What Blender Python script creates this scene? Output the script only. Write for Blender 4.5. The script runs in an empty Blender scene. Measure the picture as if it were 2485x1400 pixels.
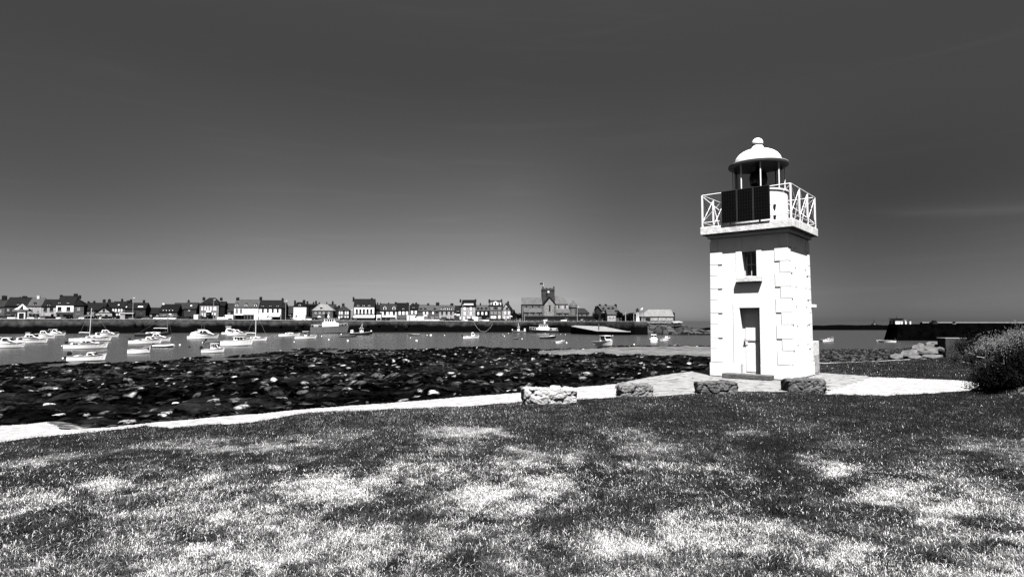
import bpy, math, random
import numpy as np
from mathutils import Vector, Matrix

random.seed(7)
RNG = np.random.default_rng(11)
scene = bpy.context.scene
COL = scene.collection
R = math.radians

# ------------------------------------------------------------------ camera, sky, sun, exposure
EYE = 1.65
FPX = 1442.0            # focal length in photograph pixels (photograph 2485 wide)
PITCH = R(3.126)
cam = bpy.data.cameras.new("camera")
cam.lens = 36.0 * FPX / 2485.0
cam.sensor_width = 36.0
cam.clip_start = 0.05
cam.clip_end = 60000
camo = bpy.data.objects.new("camera", cam)
COL.objects.link(camo)
camo.location = (0, 0, EYE)
camo.rotation_euler = (R(90) + PITCH, 0, 0)
scene.camera = camo

SUN_EL = R(63)
SUN_AZ = R(177.0)       # measured clockwise from +Y: the sun stands behind the camera
world = bpy.data.worlds.new("World")
scene.world = world
world.use_nodes = True
wt = world.node_tree
wt.nodes.clear()
N = wt.nodes.new
sky = N('ShaderNodeTexSky')
sky.sky_type = 'NISHITA'
sky.sun_disc = False
sky.sun_elevation = SUN_EL
sky.sun_rotation = SUN_AZ
sky.air_density = 1.0
sky.dust_density = 0.6
sky.ozone_density = 1.0
sep = N('ShaderNodeSeparateColor')
wt.links.new(sky.outputs[0], sep.inputs[0])
tc = N('ShaderNodeTexCoord')
sxyz = N('ShaderNodeSeparateXYZ')
wt.links.new(tc.outputs['Generated'], sxyz.inputs[0])
# the air over the bay is brighter in its middle: a slow change of the low sky with azimuth
azr = N('ShaderNodeValToRGB')
azr.color_ramp.interpolation = 'EASE'
els = azr.color_ramp.elements
els[0].position = 0.0; els[0].color = (0.58,) * 3 + (1,)
els[1].position = 1.0; els[1].color = (0.46,) * 3 + (1,)
for p, v in ((0.073, 0.66), (0.276, 0.90), (0.487, 1.0), (0.65, 0.70), (0.85, 0.35)):
    e = els.new(p); e.color = (v, v, v, 1)
mr = N('ShaderNodeMapRange')
mr.inputs['From Min'].default_value = -0.75
mr.inputs['From Max'].default_value = 0.75
wt.links.new(sxyz.outputs['X'], mr.inputs['Value'])
wt.links.new(mr.outputs[0], azr.inputs[0])
lowsky = N('ShaderNodeMapRange'); lowsky.interpolation_type = 'SMOOTHSTEP'
lowsky.inputs['From Min'].default_value = 0.16; lowsky.inputs['From Max'].default_value = 0.40
lowsky.inputs['To Min'].default_value = 1.0; lowsky.inputs['To Max'].default_value = 0.0
wt.links.new(sxyz.outputs['Z'], lowsky.inputs['Value'])
azmix = N('ShaderNodeMix'); azmix.data_type = 'FLOAT'
azmix.inputs[2].default_value = 0.95
wt.links.new(lowsky.outputs[0], azmix.inputs[0]); wt.links.new(azr.outputs[0], azmix.inputs[3])
high = N('ShaderNodeMapRange'); high.interpolation_type = 'SMOOTHSTEP'
high.inputs['From Min'].default_value = 0.36; high.inputs['From Max'].default_value = 0.55
high.inputs['To Min'].default_value = 1.0; high.inputs['To Max'].default_value = 1.6
wt.links.new(sxyz.outputs['Z'], high.inputs['Value'])
# the black and white look: a red filter deepens the blue of the sky
k0 = N('ShaderNodeMath'); k0.operation = 'MULTIPLY'; k0.inputs[1].default_value = 0.115
k1 = N('ShaderNodeMath'); k1.operation = 'POWER'; k1.inputs[1].default_value = 1.34
k2 = N('ShaderNodeMath'); k2.operation = 'MULTIPLY'; k2.inputs[1].default_value = 0.72 * 3.92
k3 = N('ShaderNodeMath'); k3.operation = 'MULTIPLY'
wt.links.new(sep.outputs[0], k0.inputs[0]); wt.links.new(k0.outputs[0], k1.inputs[0])
wt.links.new(k1.outputs[0], k2.inputs[0]); wt.links.new(k2.outputs[0], k3.inputs[0]); wt.links.new(high.outputs[0], k3.inputs[1])
# faint thin cirrus
mp = N('ShaderNodeMapping')
mp.inputs['Scale'].default_value = (2.2, 2.2, 26.0)
mp.inputs['Rotation'].default_value = (0, R(3), 0)
wt.links.new(tc.outputs['Generated'], mp.inputs[0])
nz = N('ShaderNodeTexNoise')
nz.inputs['Scale'].default_value = 1.6
nz.inputs['Detail'].default_value = 5
nz.inputs['Distortion'].default_value = 0.5
wt.links.new(mp.outputs[0], nz.inputs['Vector'])
cr = N('ShaderNodeMapRange')
cr.inputs['From Min'].default_value = 0.56
cr.inputs['From Max'].default_value = 0.85
cr.inputs['To Min'].default_value = 1.0
cr.inputs['To Max'].default_value = 1.12
wt.links.new(nz.outputs[0], cr.inputs['Value'])
def wmath(op, a, b):
    k = N('ShaderNodeMath'); k.operation = op
    for i, v in enumerate((a, b)):
        if isinstance(v, (int, float)): k.inputs[i].default_value = v
        else: wt.links.new(v, k.inputs[i])
    return k.outputs[0]
dz = wmath('ADD', wmath('ADD', sxyz.outputs['Z'], wmath('MULTIPLY', sxyz.outputs['X'], 0.094)), wmath('MULTIPLY', wmath('SUBTRACT', nz.outputs[0], 0.5), 0.03))
dz = wmath('DIVIDE', wmath('SUBTRACT', dz, 0.2056), 0.0055)
band = wmath('DIVIDE', 0.30, wmath('ADD', wmath('MULTIPLY', dz, dz), 1.0))
bm = N('ShaderNodeMapRange'); bm.interpolation_type = 'SMOOTHSTEP'
bm.inputs['From Min'].default_value = 0.47; bm.inputs['From Max'].default_value = 0.60
wt.links.new(sxyz.outputs['X'], bm.inputs['Value'])
streak = wmath('ADD', wmath('MULTIPLY', band, bm.outputs[0]), 1.0)
m1 = N('ShaderNodeMath'); m1.operation = 'MULTIPLY'
m2 = N('ShaderNodeMath'); m2.operation = 'MULTIPLY'
wt.links.new(k3.outputs[0], m1.inputs[0]); wt.links.new(azmix.outputs[0], m1.inputs[1])
wt.links.new(m1.outputs[0], m2.inputs[0]); wt.links.new(wmath('MULTIPLY', cr.outputs[0], streak), m2.inputs[1])
bg = N('ShaderNodeBackground')
bg.inputs['Strength'].default_value = 0.1
wo = N('ShaderNodeOutputWorld')
wt.links.new(m2.outputs[0], bg.inputs[0]); wt.links.new(bg.outputs[0], wo.inputs[0])

sun = bpy.data.lights.new("sun", 'SUN')
sun.energy = 5.0
sun.angle = R(0.5)
sun.color = (1.0, 0.99, 0.98)
suno = bpy.data.objects.new("sun", sun)
COL.objects.link(suno)
sdir = Vector((math.sin(SUN_AZ) * math.cos(SUN_EL), math.cos(SUN_AZ) * math.cos(SUN_EL), math.sin(SUN_EL)))
suno.location = sdir * 60
suno.rotation_euler = sdir.to_track_quat('Z', 'Y').to_euler()
scene.view_settings.view_transform = 'Standard'
scene.view_settings.look = 'None'
scene.view_settings.exposure = 1.35
scene.view_settings.gamma = 1.0
scene.cycles.max_bounces = 6
scene.cycles.diffuse_bounces = 0
scene.cycles.glossy_bounces = 3
scene.cycles.caustics_reflective = False

# ------------------------------------------------------------------ rays through photograph pixels -> places in the world
CP, SP = math.cos(PITCH), math.sin(PITCH)
def ray(px, py):
    a, b = (px - 1242.5) / FPX, (700 - py) / FPX
    return Vector((a, CP - b * SP, SP + b * CP))
def at_z(px, py, z):
    d = ray(px, py); t = (z - EYE) / d.z
    return Vector((0, 0, EYE)) + d * t
def at_y(px, py, y):
    d = ray(px, py); t = y / d.y
    return Vector((0, 0, EYE)) + d * t
def to_px(x, y, z):
    d = y * CP + (z - EYE) * SP; u = (z - EYE) * CP - y * SP
    return 1242.5 + FPX * x / d, 700 - FPX * u / d
WATER = -3.8
HORIZON = 778.7

# ------------------------------------------------------------------ materials (all procedural greys: the photograph is black and white)
def mat(name, v, rough=0.75, var=0.25, scale=6.0, bump=0.0, bscale=None, spec=0.3, metallic=0.0, attr=None, stretch=None, coord='Object'):
    m = bpy.data.materials.new(name)
    m.use_nodes = True
    t = m.node_tree
    b = t.nodes['Principled BSDF']
    b.inputs['Roughness'].default_value = rough
    b.inputs['Specular IOR Level'].default_value = spec
    b.inputs['Metallic'].default_value = metallic
    c = t.nodes.new('ShaderNodeTexCoord')
    src = c.outputs[coord]
    if stretch:
        q = t.nodes.new('ShaderNodeMapping'); q.inputs['Scale'].default_value = stretch
        t.links.new(src, q.inputs[0]); src = q.outputs[0]
    n = t.nodes.new('ShaderNodeTexNoise')
    n.inputs['Scale'].default_value = scale
    n.inputs['Detail'].default_value = 6
    n.inputs['Roughness'].default_value = 0.6
    t.links.new(src, n.inputs['Vector'])
    r = t.nodes.new('ShaderNodeMapRange')
    r.inputs['From Min'].default_value = 0.28; r.inputs['From Max'].default_value = 0.72
    r.inputs['To Min'].default_value = v * (1 - var); r.inputs['To Max'].default_value = v * (1 + var)
    t.links.new(n.outputs[0], r.inputs['Value'])
    out = r.outputs[0]
    if attr:
        a = t.nodes.new('ShaderNodeAttribute'); a.attribute_name = attr
        k = t.nodes.new('ShaderNodeMath'); k.operation = 'MULTIPLY'
        t.links.new(a.outputs['Fac'], k.inputs[0]); t.links.new(out, k.inputs[1]); out = k.outputs[0]
    t.links.new(out, b.inputs['Base Color'])
    if bump:
        n2 = t.nodes.new('ShaderNodeTexNoise')
        n2.inputs['Scale'].default_value = bscale or scale * 3
        n2.inputs['Detail'].default_value = 8
        t.links.new(src, n2.inputs['Vector'])
        bp = t.nodes.new('ShaderNodeBump')
        bp.inputs['Strength'].default_value = min(1.0, bump); bp.inputs['Distance'].default_value = 0.05 if bump <= 1 else 0.05 * bump
        t.links.new(n2.outputs[0], bp.inputs['Height'])
        t.links.new(bp.outputs[0], b.inputs['Normal'])
    return m

M = {}
M['white'] = mat('white_paint', 0.80, 0.55, 0.05, 3, 0.15, 40)
M['white_rough'] = mat('white_limewash', 0.80, 0.85, 0.05, 3, 0.12, 18)
M['white_stain'] = mat('weathered_white_concrete', 0.62, 0.85, 0.35, 7, 0.4, 30)
M['gel'] = mat('white_gelcoat', 0.82, 0.3, 0.06, 2, spec=0.5)
M['gel_grey'] = mat('grey_gelcoat', 0.34, 0.35, 0.12, 2, spec=0.5)
M['antifoul'] = mat('dark_antifouling', 0.02, 0.5, 0.3, 3)
M['hull_dark'] = mat('dark_hull_paint', 0.015, 0.4, 0.3, 3, spec=0.4)
M['hull_mid'] = mat('grey_hull_paint', 0.10, 0.5, 0.3, 2)
M['glass'] = mat('dark_window_glass', 0.006, 0.08, 0.2, 2, spec=0.5)
M['black'] = mat('black_plastic', 0.010, 0.45, 0.2, 5)
M['rubber'] = mat('black_rubber', 0.006, 0.8, 0.2, 8)
M['metal'] = mat('galvanised_metal', 0.32, 0.45, 0.15, 5)
M['canvas'] = mat('pale_canvas', 0.70, 0.9, 0.12, 6, 0.2)
M['canvas_dark'] = mat('dark_canvas', 0.02, 0.9, 0.3, 6)
M['rope'] = mat('pale_rope', 0.6, 0.9, 0.2, 20)
M['panel'] = mat('solar_cells', 0.0015, 0.7, 0.5, 9, spec=0.04)
M['wood'] = mat('worn_wood', 0.10, 0.8, 0.35, 4)
for k, v in (('white', .78), ('light', .30), ('pale', .17), ('stone', .075), ('mid', .034), ('dark', .010), ('ivy', .006)):
    M['w_' + k] = mat('facade_' + k, v, 0.9, 0.12 if v > .5 else 0.45, 1.6 if v > .5 else 1.1, 0.3, 6, spec=.06)
for k, v in (('bright', .15), ('light', .050), ('mid', .018), ('dark', .0065), ('black', .0035)):
    M['r_' + k] = mat('slate_' + k, v, 0.75, 0.35, 0.9, 0.3, 5, stretch=(1, 1, 3), spec=.06)
M['chim'] = mat('chimney_brick', 0.012, 0.9, 0.4, 2, spec=.05)
M['chim_white'] = mat('chimney_render', 0.6, 0.9, 0.2, 2)
M['frame'] = mat('white_window_frame', 0.6, 0.6, 0.1, 3)
M['car_white'] = mat('white_car_paint', 0.75, 0.25, 0.04, 2, spec=0.5)
M['car_grey'] = mat('grey_car_paint', 0.14, 0.3, 0.1, 2, spec=0.5)
M['car_dark'] = mat('dark_car_paint', 0.012, 0.25, 0.2, 2, spec=0.5)
M['granite'] = mat('pale_granite', 0.26, 0.85, 0.45, 2.2, 0.9, 9)
M['granite_dk'] = mat('lichen_granite', 0.085, 0.9, 0.7, 5.0, 1.0, 22)
M['granite_lt'] = mat('sunbleached_granite', 0.34, 0.9, 0.5, 5.0, 1.0, 22)
M['granite_mid'] = mat('grey_granite', 0.16, 0.9, 0.7, 5.0, 1.0, 22)
M['concrete'] = mat('grey_concrete', 0.035, 0.9, 0.4, 2.4, 0.4, 18)
M['concrete_cap'] = mat('concrete_cap', 0.16, 0.9, 0.3, 4, 0.4, 18)
M['pier'] = mat('black_pier_stone', 0.0012, 0.9, 0.8, 0.6, 0.3, 2, spec=0.0)
M['pier_cap'] = mat('pier_walkway', 0.22, 0.9, 0.2, 1)
M['leaf_dark'] = mat('dark_leaves', 0.006, 0.8, 0.7, 3, spec=.02)
M['leaf_mid'] = mat('grey_green_leaves', 0.045, 0.8, 0.5, 3, spec=.02)
M['leaf_pale'] = mat('pale_feathery_leaves', 0.15, 0.8, 0.4, 3, spec=.02)
M['bark'] = mat('dark_bark', 0.02, 0.9, 0.4, 6)
M['straw'] = mat('dry_stems', 0.42, 0.9, 0.3, 8)

# ------------------------------------------------------------------ helpers
class MB:
    def __init__(s): s.v = []; s.f = []; s.mi = []; s.k = 0
    def add(s, vs, fs):
        o = len(s.v); s.v += [tuple(v) for v in vs]
        for f in fs: s.f.append(tuple(i + o for i in f)); s.mi.append(s.k)
        return s
    def m(s, k): s.k = k; return s
    def box(s, x0, x1, y0, y1, z0, z1):
        vs = [(x, y, z) for z in (z0, z1) for y in (y0, y1) for x in (x0, x1)]
        return s.add(vs, [(0, 2, 3, 1), (4, 5, 7, 6), (0, 1, 5, 4), (2, 6, 7, 3), (0, 4, 6, 2), (1, 3, 7, 5)])
    def prism(s, poly, a, b, axis='y'):
        def pt(p, t): return (p[0], t, p[1]) if axis == 'y' else ((t, p[0], p[1]) if axis == 'x' else (p[0], p[1], t))
        n = len(poly)
        vs = [pt(p, a) for p in poly] + [pt(p, b) for p in poly]
        fs = [tuple(range(n)), tuple(range(2 * n - 1, n - 1, -1))] + [(i, i + n, (i + 1) % n + n, (i + 1) % n) for i in range(n)]
        return s.add(vs, fs)
    def cyl(s, p0, p1, r0, r1=None, n=8):
        r1 = r0 if r1 is None else r1
        p0, p1 = Vector(p0), Vector(p1); d = (p1 - p0)
        if d.length < 1e-6: return s
        q = d.to_track_quat('Z', 'Y')
        vs = []
        for p, r in ((p0, r0), (p1, r1)):
            for i in range(n):
                a = 2 * math.pi * i / n
                vs.append(p + q @ Vector((r * math.cos(a), r * math.sin(a), 0)))
        fs = [(i, (i + 1) % n, (i + 1) % n + n, i + n) for i in range(n)] + [tuple(range(n - 1, -1, -1)), tuple(range(n, 2 * n))]
        return s.add(vs, fs)
    def tube(s, pts, r, n=6):
        for a, b in zip(pts[:-1], pts[1:]): s.cyl(a, b, r, r, n)
        return s
    def lathe(s, prof, n=24, c=(0, 0), a0=0.0):
        vs = []; k = len(prof)
        for i in range(n):
            a = a0 + 2 * math.pi * i / n
            for r, z in prof: vs.append((c[0] + r * math.cos(a), c[1] + r * math.sin(a), z))
        fs = []
        for i in range(n):
            j = (i + 1) % n
            for q in range(k - 1): fs.append((i * k + q, j * k + q, j * k + q + 1, i * k + q + 1))
        if prof[0][0] > 1e-4: fs.append(tuple(i * k for i in range(n - 1, -1, -1)))
        if prof[-1][0] > 1e-4: fs.append(tuple(i * k + k - 1 for i in range(n)))
        return s.add(vs, fs)
    def ball(s, c, r, n=10, sq=1.0):
        m = max(4, n // 2 + 1)
        return s.lathe([(max(1e-5, r * math.sin(math.pi * i / m)), c[2] - r * sq * math.cos(math.pi * i / m)) for i in range(m + 1)], n, (c[0], c[1]))
    def build(s, name, mats, parent=None, loc=(0, 0, 0), rz=0.0, smooth=False):
        me = bpy.data.meshes.new(name)
        me.from_pydata(s.v, [], s.f)
        for q in (mats if isinstance(mats, (list, tuple)) else [mats]): me.materials.append(q)
        if s.k or any(s.mi): me.polygons.foreach_set('material_index', s.mi)
        if smooth: me.polygons.foreach_set('use_smooth', [True] * len(me.polygons))
        me.validate(); me.update()
        o = bpy.data.objects.new(name, me); COL.objects.link(o)
        if parent is not None: o.parent = parent
        o.location = loc; o.rotation_euler = (0, 0, rz)
        return o

def bevel(o, w, seg=2):
    b = o.modifiers.new('edge', 'BEVEL'); b.width = w; b.segments = seg; b.limit_method = 'ANGLE'; b.angle_limit = R(35)
    return o
def tag(o, label=None, cat=None, group=None, kind=None):
    if label: o['label'] = label
    if cat:
        o['category'] = cat
        if not kind: o['kind'] = 'thing'
    if group: o['group'] = group
    if kind: o['kind'] = kind
    return o
def thing(name, label, cat, loc, rz=0.0, group=None):
    o = bpy.data.objects.new(name, None); COL.objects.link(o)
    o.empty_display_size = 0.2
    o.location = loc; o.rotation_euler = (0, 0, rz)
    return tag(o, label, cat, group)
def kids(o): return [c for c in bpy.data.objects if c.parent == o]
def copy_tree(o, parent=None):
    c = o.copy(); COL.objects.link(c); c.parent = parent
    for ch in list(o.children): copy_tree(ch, c)
    return c

def hash2(i, j, s):
    h = (i.astype(np.int64) * 374761393 + j.astype(np.int64) * 668265263 + s * 982451653) & 0x7fffffff
    h = ((h ^ (h >> 13)) * 1274126177) & 0x7fffffff
    h = (h ^ (h >> 16)) & 0xffffff
    return h / float(0xffffff)
def vnoise(x, y, s=0):
    i, j = np.floor(x), np.floor(y); u, v = x - i, y - j
    u = u * u * (3 - 2 * u); v = v * v * (3 - 2 * v)
    a, b, c, d = hash2(i, j, s), hash2(i + 1, j, s), hash2(i, j + 1, s), hash2(i + 1, j + 1, s)
    return (a * (1 - u) + b * u) * (1 - v) + (c * (1 - u) + d * u) * v
def fbm(x, y, s=0, o=4):
    r = np.zeros_like(x); a = 0.5
    for k in range(o): r += a * vnoise(x, y, s + k * 17); x = x * 2.03 + 5.1; y = y * 2.03 + 1.7; a *= 0.5
    return r / (1 - 0.5 ** o)
def cells(x, y, s=0):
    """nearest scattered centre: (distance, second distance, random number of the cell, second random)"""
    i0, j0 = np.floor(x), np.floor(y)
    d1 = np.full(x.shape, 9.0); d2 = np.full(x.shape, 9.0); q1 = np.zeros(x.shape); q2 = np.zeros(x.shape)
    for di in (-1, 0, 1):
        for dj in (-1, 0, 1):
            i, j = i0 + di, j0 + dj
            cx, cy = i + hash2(i, j, s), j + hash2(i, j, s + 1)
            d = np.hypot(x - cx, y - cy)
            near = d < d1
            d2 = np.where(near, d1, np.minimum(d2, d)); d1 = np.where(near, d, d1)
            q1 = np.where(near, hash2(i, j, s + 2), q1); q2 = np.where(near, hash2(i, j, s + 3), q2)
    return d1, d2, q1, q2
def sstep(a, b, x):
    t = np.clip((x - a) / (b - a), 0, 1); return t * t * (3 - 2 * t)
def inside(poly, x, y):
    r = np.zeros(x.shape, bool); n = len(poly)
    for k in range(n):
        (ax, ay), (bx, by) = poly[k], poly[(k + 1) % n]
        if ay == by: continue
        c = ((ay > y) != (by > y)) & (x < (bx - ax) * (y - ay) / (by - ay) + ax)
        r ^= c
    return r
def dist_line(pts, x, y):
    d = np.full(x.shape, 1e9)
    for (ax, ay), (bx, by) in zip(pts[:-1], pts[1:]):
        ux, uy = bx - ax, by - ay; l = ux * ux + uy * uy + 1e-12
        t = np.clip(((x - ax) * ux + (y - ay) * uy) / l, 0, 1)
        d = np.minimum(d, np.hypot(x - ax - t * ux, y - ay - t * uy))
    return d
def np_mesh(name, V, F, mats, attrs=None, smooth=False):
    me = bpy.data.meshes.new(name)
    nv, nf, k = len(V), len(F), F.shape[1]
    me.vertices.add(nv); me.vertices.foreach_set('co', np.asarray(V, np.float32).ravel())
    me.loops.add(nf * k); me.loops.foreach_set('vertex_index', np.asarray(F, np.int32).ravel())
    me.polygons.add(nf); me.polygons.foreach_set('loop_start', np.arange(0, nf * k, k, dtype=np.int32))
    if smooth: me.polygons.foreach_set('use_smooth', np.ones(nf, bool))
    for a, val in (attrs or {}).items():
        at = me.attributes.new(a, 'FLOAT', 'POINT'); at.data.foreach_set('value', np.asarray(val, np.float32))
    for q in mats: me.materials.append(q)
    me.update(calc_edges=True)
    o = bpy.data.objects.new(name, me); COL.objects.link(o)
    return o

# ------------------------------------------------------------------ the land: lawn, path, terrace, foreshore (one continuous sheet, split where the surface changes)
def g(pts, z=0.0): return [tuple(at_z(px, py, z)[:2]) for px, py in pts]
EDGE = g([(-900, 1130), (-400, 1062), (0, 1028), (62, 1025), (112, 1020), (155, 1037), (230, 1033), (294, 1028), (349, 1023), (499, 1012), (620, 1002),
          (769, 988), (938, 976), (1107, 961), (1262, 951), (1400, 936), (1497, 927), (1594, 911), (1675, 900), (1730, 896), (1800, 889), (1900, 883), (1990, 879),
          (2100, 874.5), (2240, 868), (2330, 861), (2420, 853), (2700, 838), (3300, 830)])
LOWER = g([(-900, 1190), (-400, 1125), (0, 1071), (95, 1057), (200, 1047), (300, 1037), (349, 1031), (412, 1036), (474, 1030), (620, 1023), (741, 1002), (853, 998),
           (1022, 990), (1163, 982), (1262, 973), (1400, 969), (1497, 963)])
PATH = LOWER + EDGE[::-1][12:]
TERR = g([(1497, 963), (1600, 961), (1690, 955), (1800, 951), (1905, 952), (2015, 945), (2110, 917), (2105, 912), (1990, 904), (1960, 895), (1860, 884), (1730, 893),
          (1675, 898), (1594, 909), (1497, 925)])
SAND = g([(2005, 958), (2150, 957), (2250, 953), (2330, 949), (2372, 942), (2390, 931), (2330, 923), (2210, 918), (2110, 914), (2060, 925), (2010, 946)])
PLATEAU = EDGE + [(60, -8), (-60, -8)]
SHORE_PX = [(-900, 930), (-200, 897), (0, 889), (100, 884), (140, 892), (230, 885), (420, 875), (500, 868), (600, 862), (660, 850), (760, 845), (900, 848), (1000, 849),
            (1130, 845), (1250, 849), (1330, 850), (1400, 846), (1480, 840), (1640, 838), (1760, 843), (1880, 846), (1990, 850), (2160, 851), (2230, 846), (2400, 842), (3000, 836)]
SHORE = g(SHORE_PX, WATER)
PALE = g([(1300, 850), (1400, 844), (1480, 838), (1640, 836), (1900, 840), (1900, 905), (1730, 873), (1640, 868), (1590, 866), (1560, 862), (1520, 861), (1460, 854), (1420, 859), (1370, 863), (1310, 858)], -3.3)

def land_z(x, y):
    z = 0.06 * (fbm(x * 0.35, y * 0.35, 3, 3) - 0.5)
    b = sstep(-0.2, 2.6, x - 0.79 * y) * sstep(9.5, 12.5, y)
    z = z + b * (0.75 + 0.35 * (fbm(x * 0.8, y * 0.8, 9, 3) - 0.5))
    return z
def ground_fields(x, y):
    wob = 0.20 * (fbm(x * 3.1, y * 3.1, 21, 4) - 0.5)
    wob2 = 0.20 * (fbm(x * 3.1 + 40, y * 3.1, 22, 4) - 0.5)
    xs, ys = x + wob, y + wob2
    inn = inside(PLATEAU, xs, ys)
    de = dist_line(EDGE, x, y)
    ds = dist_line(SHORE, x, y)
    sea = ~inside(SHORE + [(400, -8), (-400, -8)], x, y)
    # foreshore height
    f = de / (de + ds + 1e-6)
    f = np.where(sea, 1.0, f)
    zl = land_z(x, y)
    base = (zl - .03) * (1 - sstep(0, 2.5, de)) - 0.5 * sstep(0, 1.6, de) - 0.7 * sstep(0.5, 9, de)
    base = base + (-3.72 - base) * f ** 0.62 * sstep(0, 0.10, f)
    base = np.where(sea, WATER - 0.1 - 0.05 * ds, base)
    near = sstep(0.25, 3.0, de)
    fade = 1 - 0.9 * sstep(0, 14, np.where(sea, ds, 0))
    wx_ = x + 1.1 * (fbm(x * .8, y * .8, 34, 3) - .5); wy_ = y + 1.6 * (fbm(x * .8 + 9, y * .8, 35, 3) - .5)
    c1, c1b, q1, q1b = cells(wx_ / 4.2, wy_ / 5.5, 31)
    c2, c2b, q2, q2b = cells(wx_ / 1.5, wy_ / 1.9, 51)
    c3, c3b, q3, q3b = cells(x / 0.6, y / 0.8, 71)
    h1 = (0.25 + 0.75 * q1) * np.sqrt(np.clip(1 - (c1 / 0.62) ** 2, 0, 1)) * 0.42 * (0.25 + 0.75 * sstep(18, 45, np.hypot(x, y)))
    h2 = (0.2 + 0.8 * q2) * np.sqrt(np.clip(1 - (c2 / 0.6) ** 2, 0, 1)) * 0.32
    h3 = (0.2 + 0.8 * q3) * np.sqrt(np.clip(1 - (c3 / 0.6) ** 2, 0, 1)) * 0.12
    big = 0.9 * (fbm(x * 0.07, y * 0.07, 5, 3) - 0.5) + 0.5 * (fbm(x * 0.3, y * 0.3, 6, 3) - 0.5)
    pale = inside(PALE, x + 3 * (fbm(x * .1, y * .1, 88, 3) - .5), y + 5 * (fbm(x * .1, y * .1, 89, 3) - .5))
    fade = fade * np.where(pale, .28, 1.0)
    zs = base + near * fade * (.9 * h1 + .75 * h2 + h3 + big - 0.22)
    zs = np.where(sea, np.minimum(zs, base + 0.5), zs)
    pale = inside(PALE, x + 3 * (fbm(x * .1, y * .1, 88, 3) - .5), y + 5 * (fbm(x * .1, y * .1, 89, 3) - .5))
    px, py = to_px(x, np.maximum(y, .5), -2.5)
    # stone tones plus painted glints: black weed, bare pale stone on some, wet silt between
    # bare rock follows big blotches; weed everything else
    brk = fbm(x * 2.4, y * 1.5, 62, 4)
    blot = fbm(x * 0.16, y * 0.12, 61, 4)
    bare = sstep(0.60, 0.68, blot * 0.6 + 0.4 * fbm(x * 1.1, y * .8, 63, 4))
    tone = 0.0012 + 0.0025 * sstep(.4, .8, fbm(x * .5, y * .35, 64, 4))
    topped = sstep(0.16, 0.30, h2 + .25 * (brk - .5)) * (q2b > 0.88)
    topped1 = sstep(0.25, 0.5, h1 + .7 * (brk - .5)) * (q1b > 0.84)
    small = sstep(0.05, 0.09, h3 + .08 * (brk - .5)) * (q3b > 0.92)
    tone = np.maximum(tone, bare * (0.004 + 0.035 * sstep(.35, .75, brk)))
    tone = np.maximum(tone, topped * (0.008 + 0.05 * q2) * sstep(.3, .75, fbm(x * 4.5, y * 3, 70, 3)) * 1.6)
    tone = np.maximum(tone, topped1 * (0.008 + 0.04 * q1) * sstep(.3, .75, fbm(x * 3, y * 2, 72, 3)) * 1.6)
    tone = np.maximum(tone, small * (0.04 + 0.4 * q3 ** 3))  # bright flecks paint sun sparkle on the wet weed
    silt = sstep(0.60, 0.68, fbm(x * 0.10 + 9, y * 0.22, 67, 4)) * (h2 < 0.05) * (h1 < 0.3)
    c4, c4b, q4, q4b = cells(wx_ / .30, wy_ / .42, 81)
    glint_fleck = (c4 < .36) * (q4b > .955) * sstep(.38, .55, fbm(x * .45, y * .3, 69, 3))
    tone = np.maximum(tone, glint_fleck * (.03 + .45 * q4 ** 2))  # finer flecks, more sun glints painted into the tone
    tone = np.maximum(tone, silt * 0.011)
    tone = np.where(pale & ~inn, 0.055 + 0.105 * fbm(x * .35, y * .16, 91, 5) - 0.03 * (q2b > .86), tone)
    rightside = (x > .455 * y) & (de > 0) & (y > 20)
    tone = np.where(rightside & ~pale, np.where(c3b - c3 > .16, 0.006 + 0.045 * q3 * (.5 + brk), 0.0012), tone)
    zs = np.where(rightside & ~sea, base + near * (.10 * h1 + .5 * h2 + 2.2 * h3 + .25 * big), zs)
    bank = np.clip(1 - de / 0.9, 0, 1) * ~inn
    rim = (de < 0.55 + 1.2 * (fbm(x * .9, y * .9, 93, 3) - .4)) & ~inn & (x < 9)
    sandy = rim & (x < -6.5)
    tone = np.where(sandy, 0.03 + 0.22 * sstep(.35, .65, fbm(x * 3, y * 3, 94, 4)), tone)
    z = np.where(inn, zl, zs)
    path = inside(PATH, xs, ys); terr = inside(TERR, x, y); sand = inside(SAND, xs + wob, ys + wob2)
    strip = inn & (x > 8.7) & (y > 20) & (de < 0.45 + 2 * wob)
    dune = inn & (land_z(x, y) > 0.18) & (y < 14.6) & (fbm(x * 1.7, y * 1.7, 41, 3) > 0.42)
    zone = np.where(~inn, 3, np.where(terr, 2, np.where(path | sand | strip, 1, np.where(dune, 4, 0))))
    z = np.where((zone == 1) & inn & ~dune, z - 0.03, z)
    ground_fields.clean = np.where(pale & ~inn, .85, 0.0)
    return z, zone, tone

ang = np.concatenate([np.linspace(-62, -45, 60, endpoint=False), np.linspace(-45, 45, 880, endpoint=False), np.linspace(45, 62, 61)])
rad = np.exp(np.arange(math.log(0.8), math.log(175), 0.0052))
A_, D_ = np.meshgrid(np.radians(ang), rad)
GX = D_ * np.tan(np.clip(A_, -1.2, 1.2)) ; GY = D_ + 0 * A_
GZ, ZONE, TONE = ground_fields(GX, GY)
CLEAN = ground_fields.clean.reshape(-1)
nr, nc = GX.shape
V = np.stack([GX, GY, GZ], -1).reshape(-1, 3)
idx = np.arange(nr * nc).reshape(nr, nc)
F = np.stack([idx[:-1, :-1], idx[:-1, 1:], idx[1:, 1:], idx[1:, :-1]], -1).reshape(-1, 4)
ZF = ZONE[:-1, :-1].reshape(-1)
TF = TONE.reshape(-1)

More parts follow.
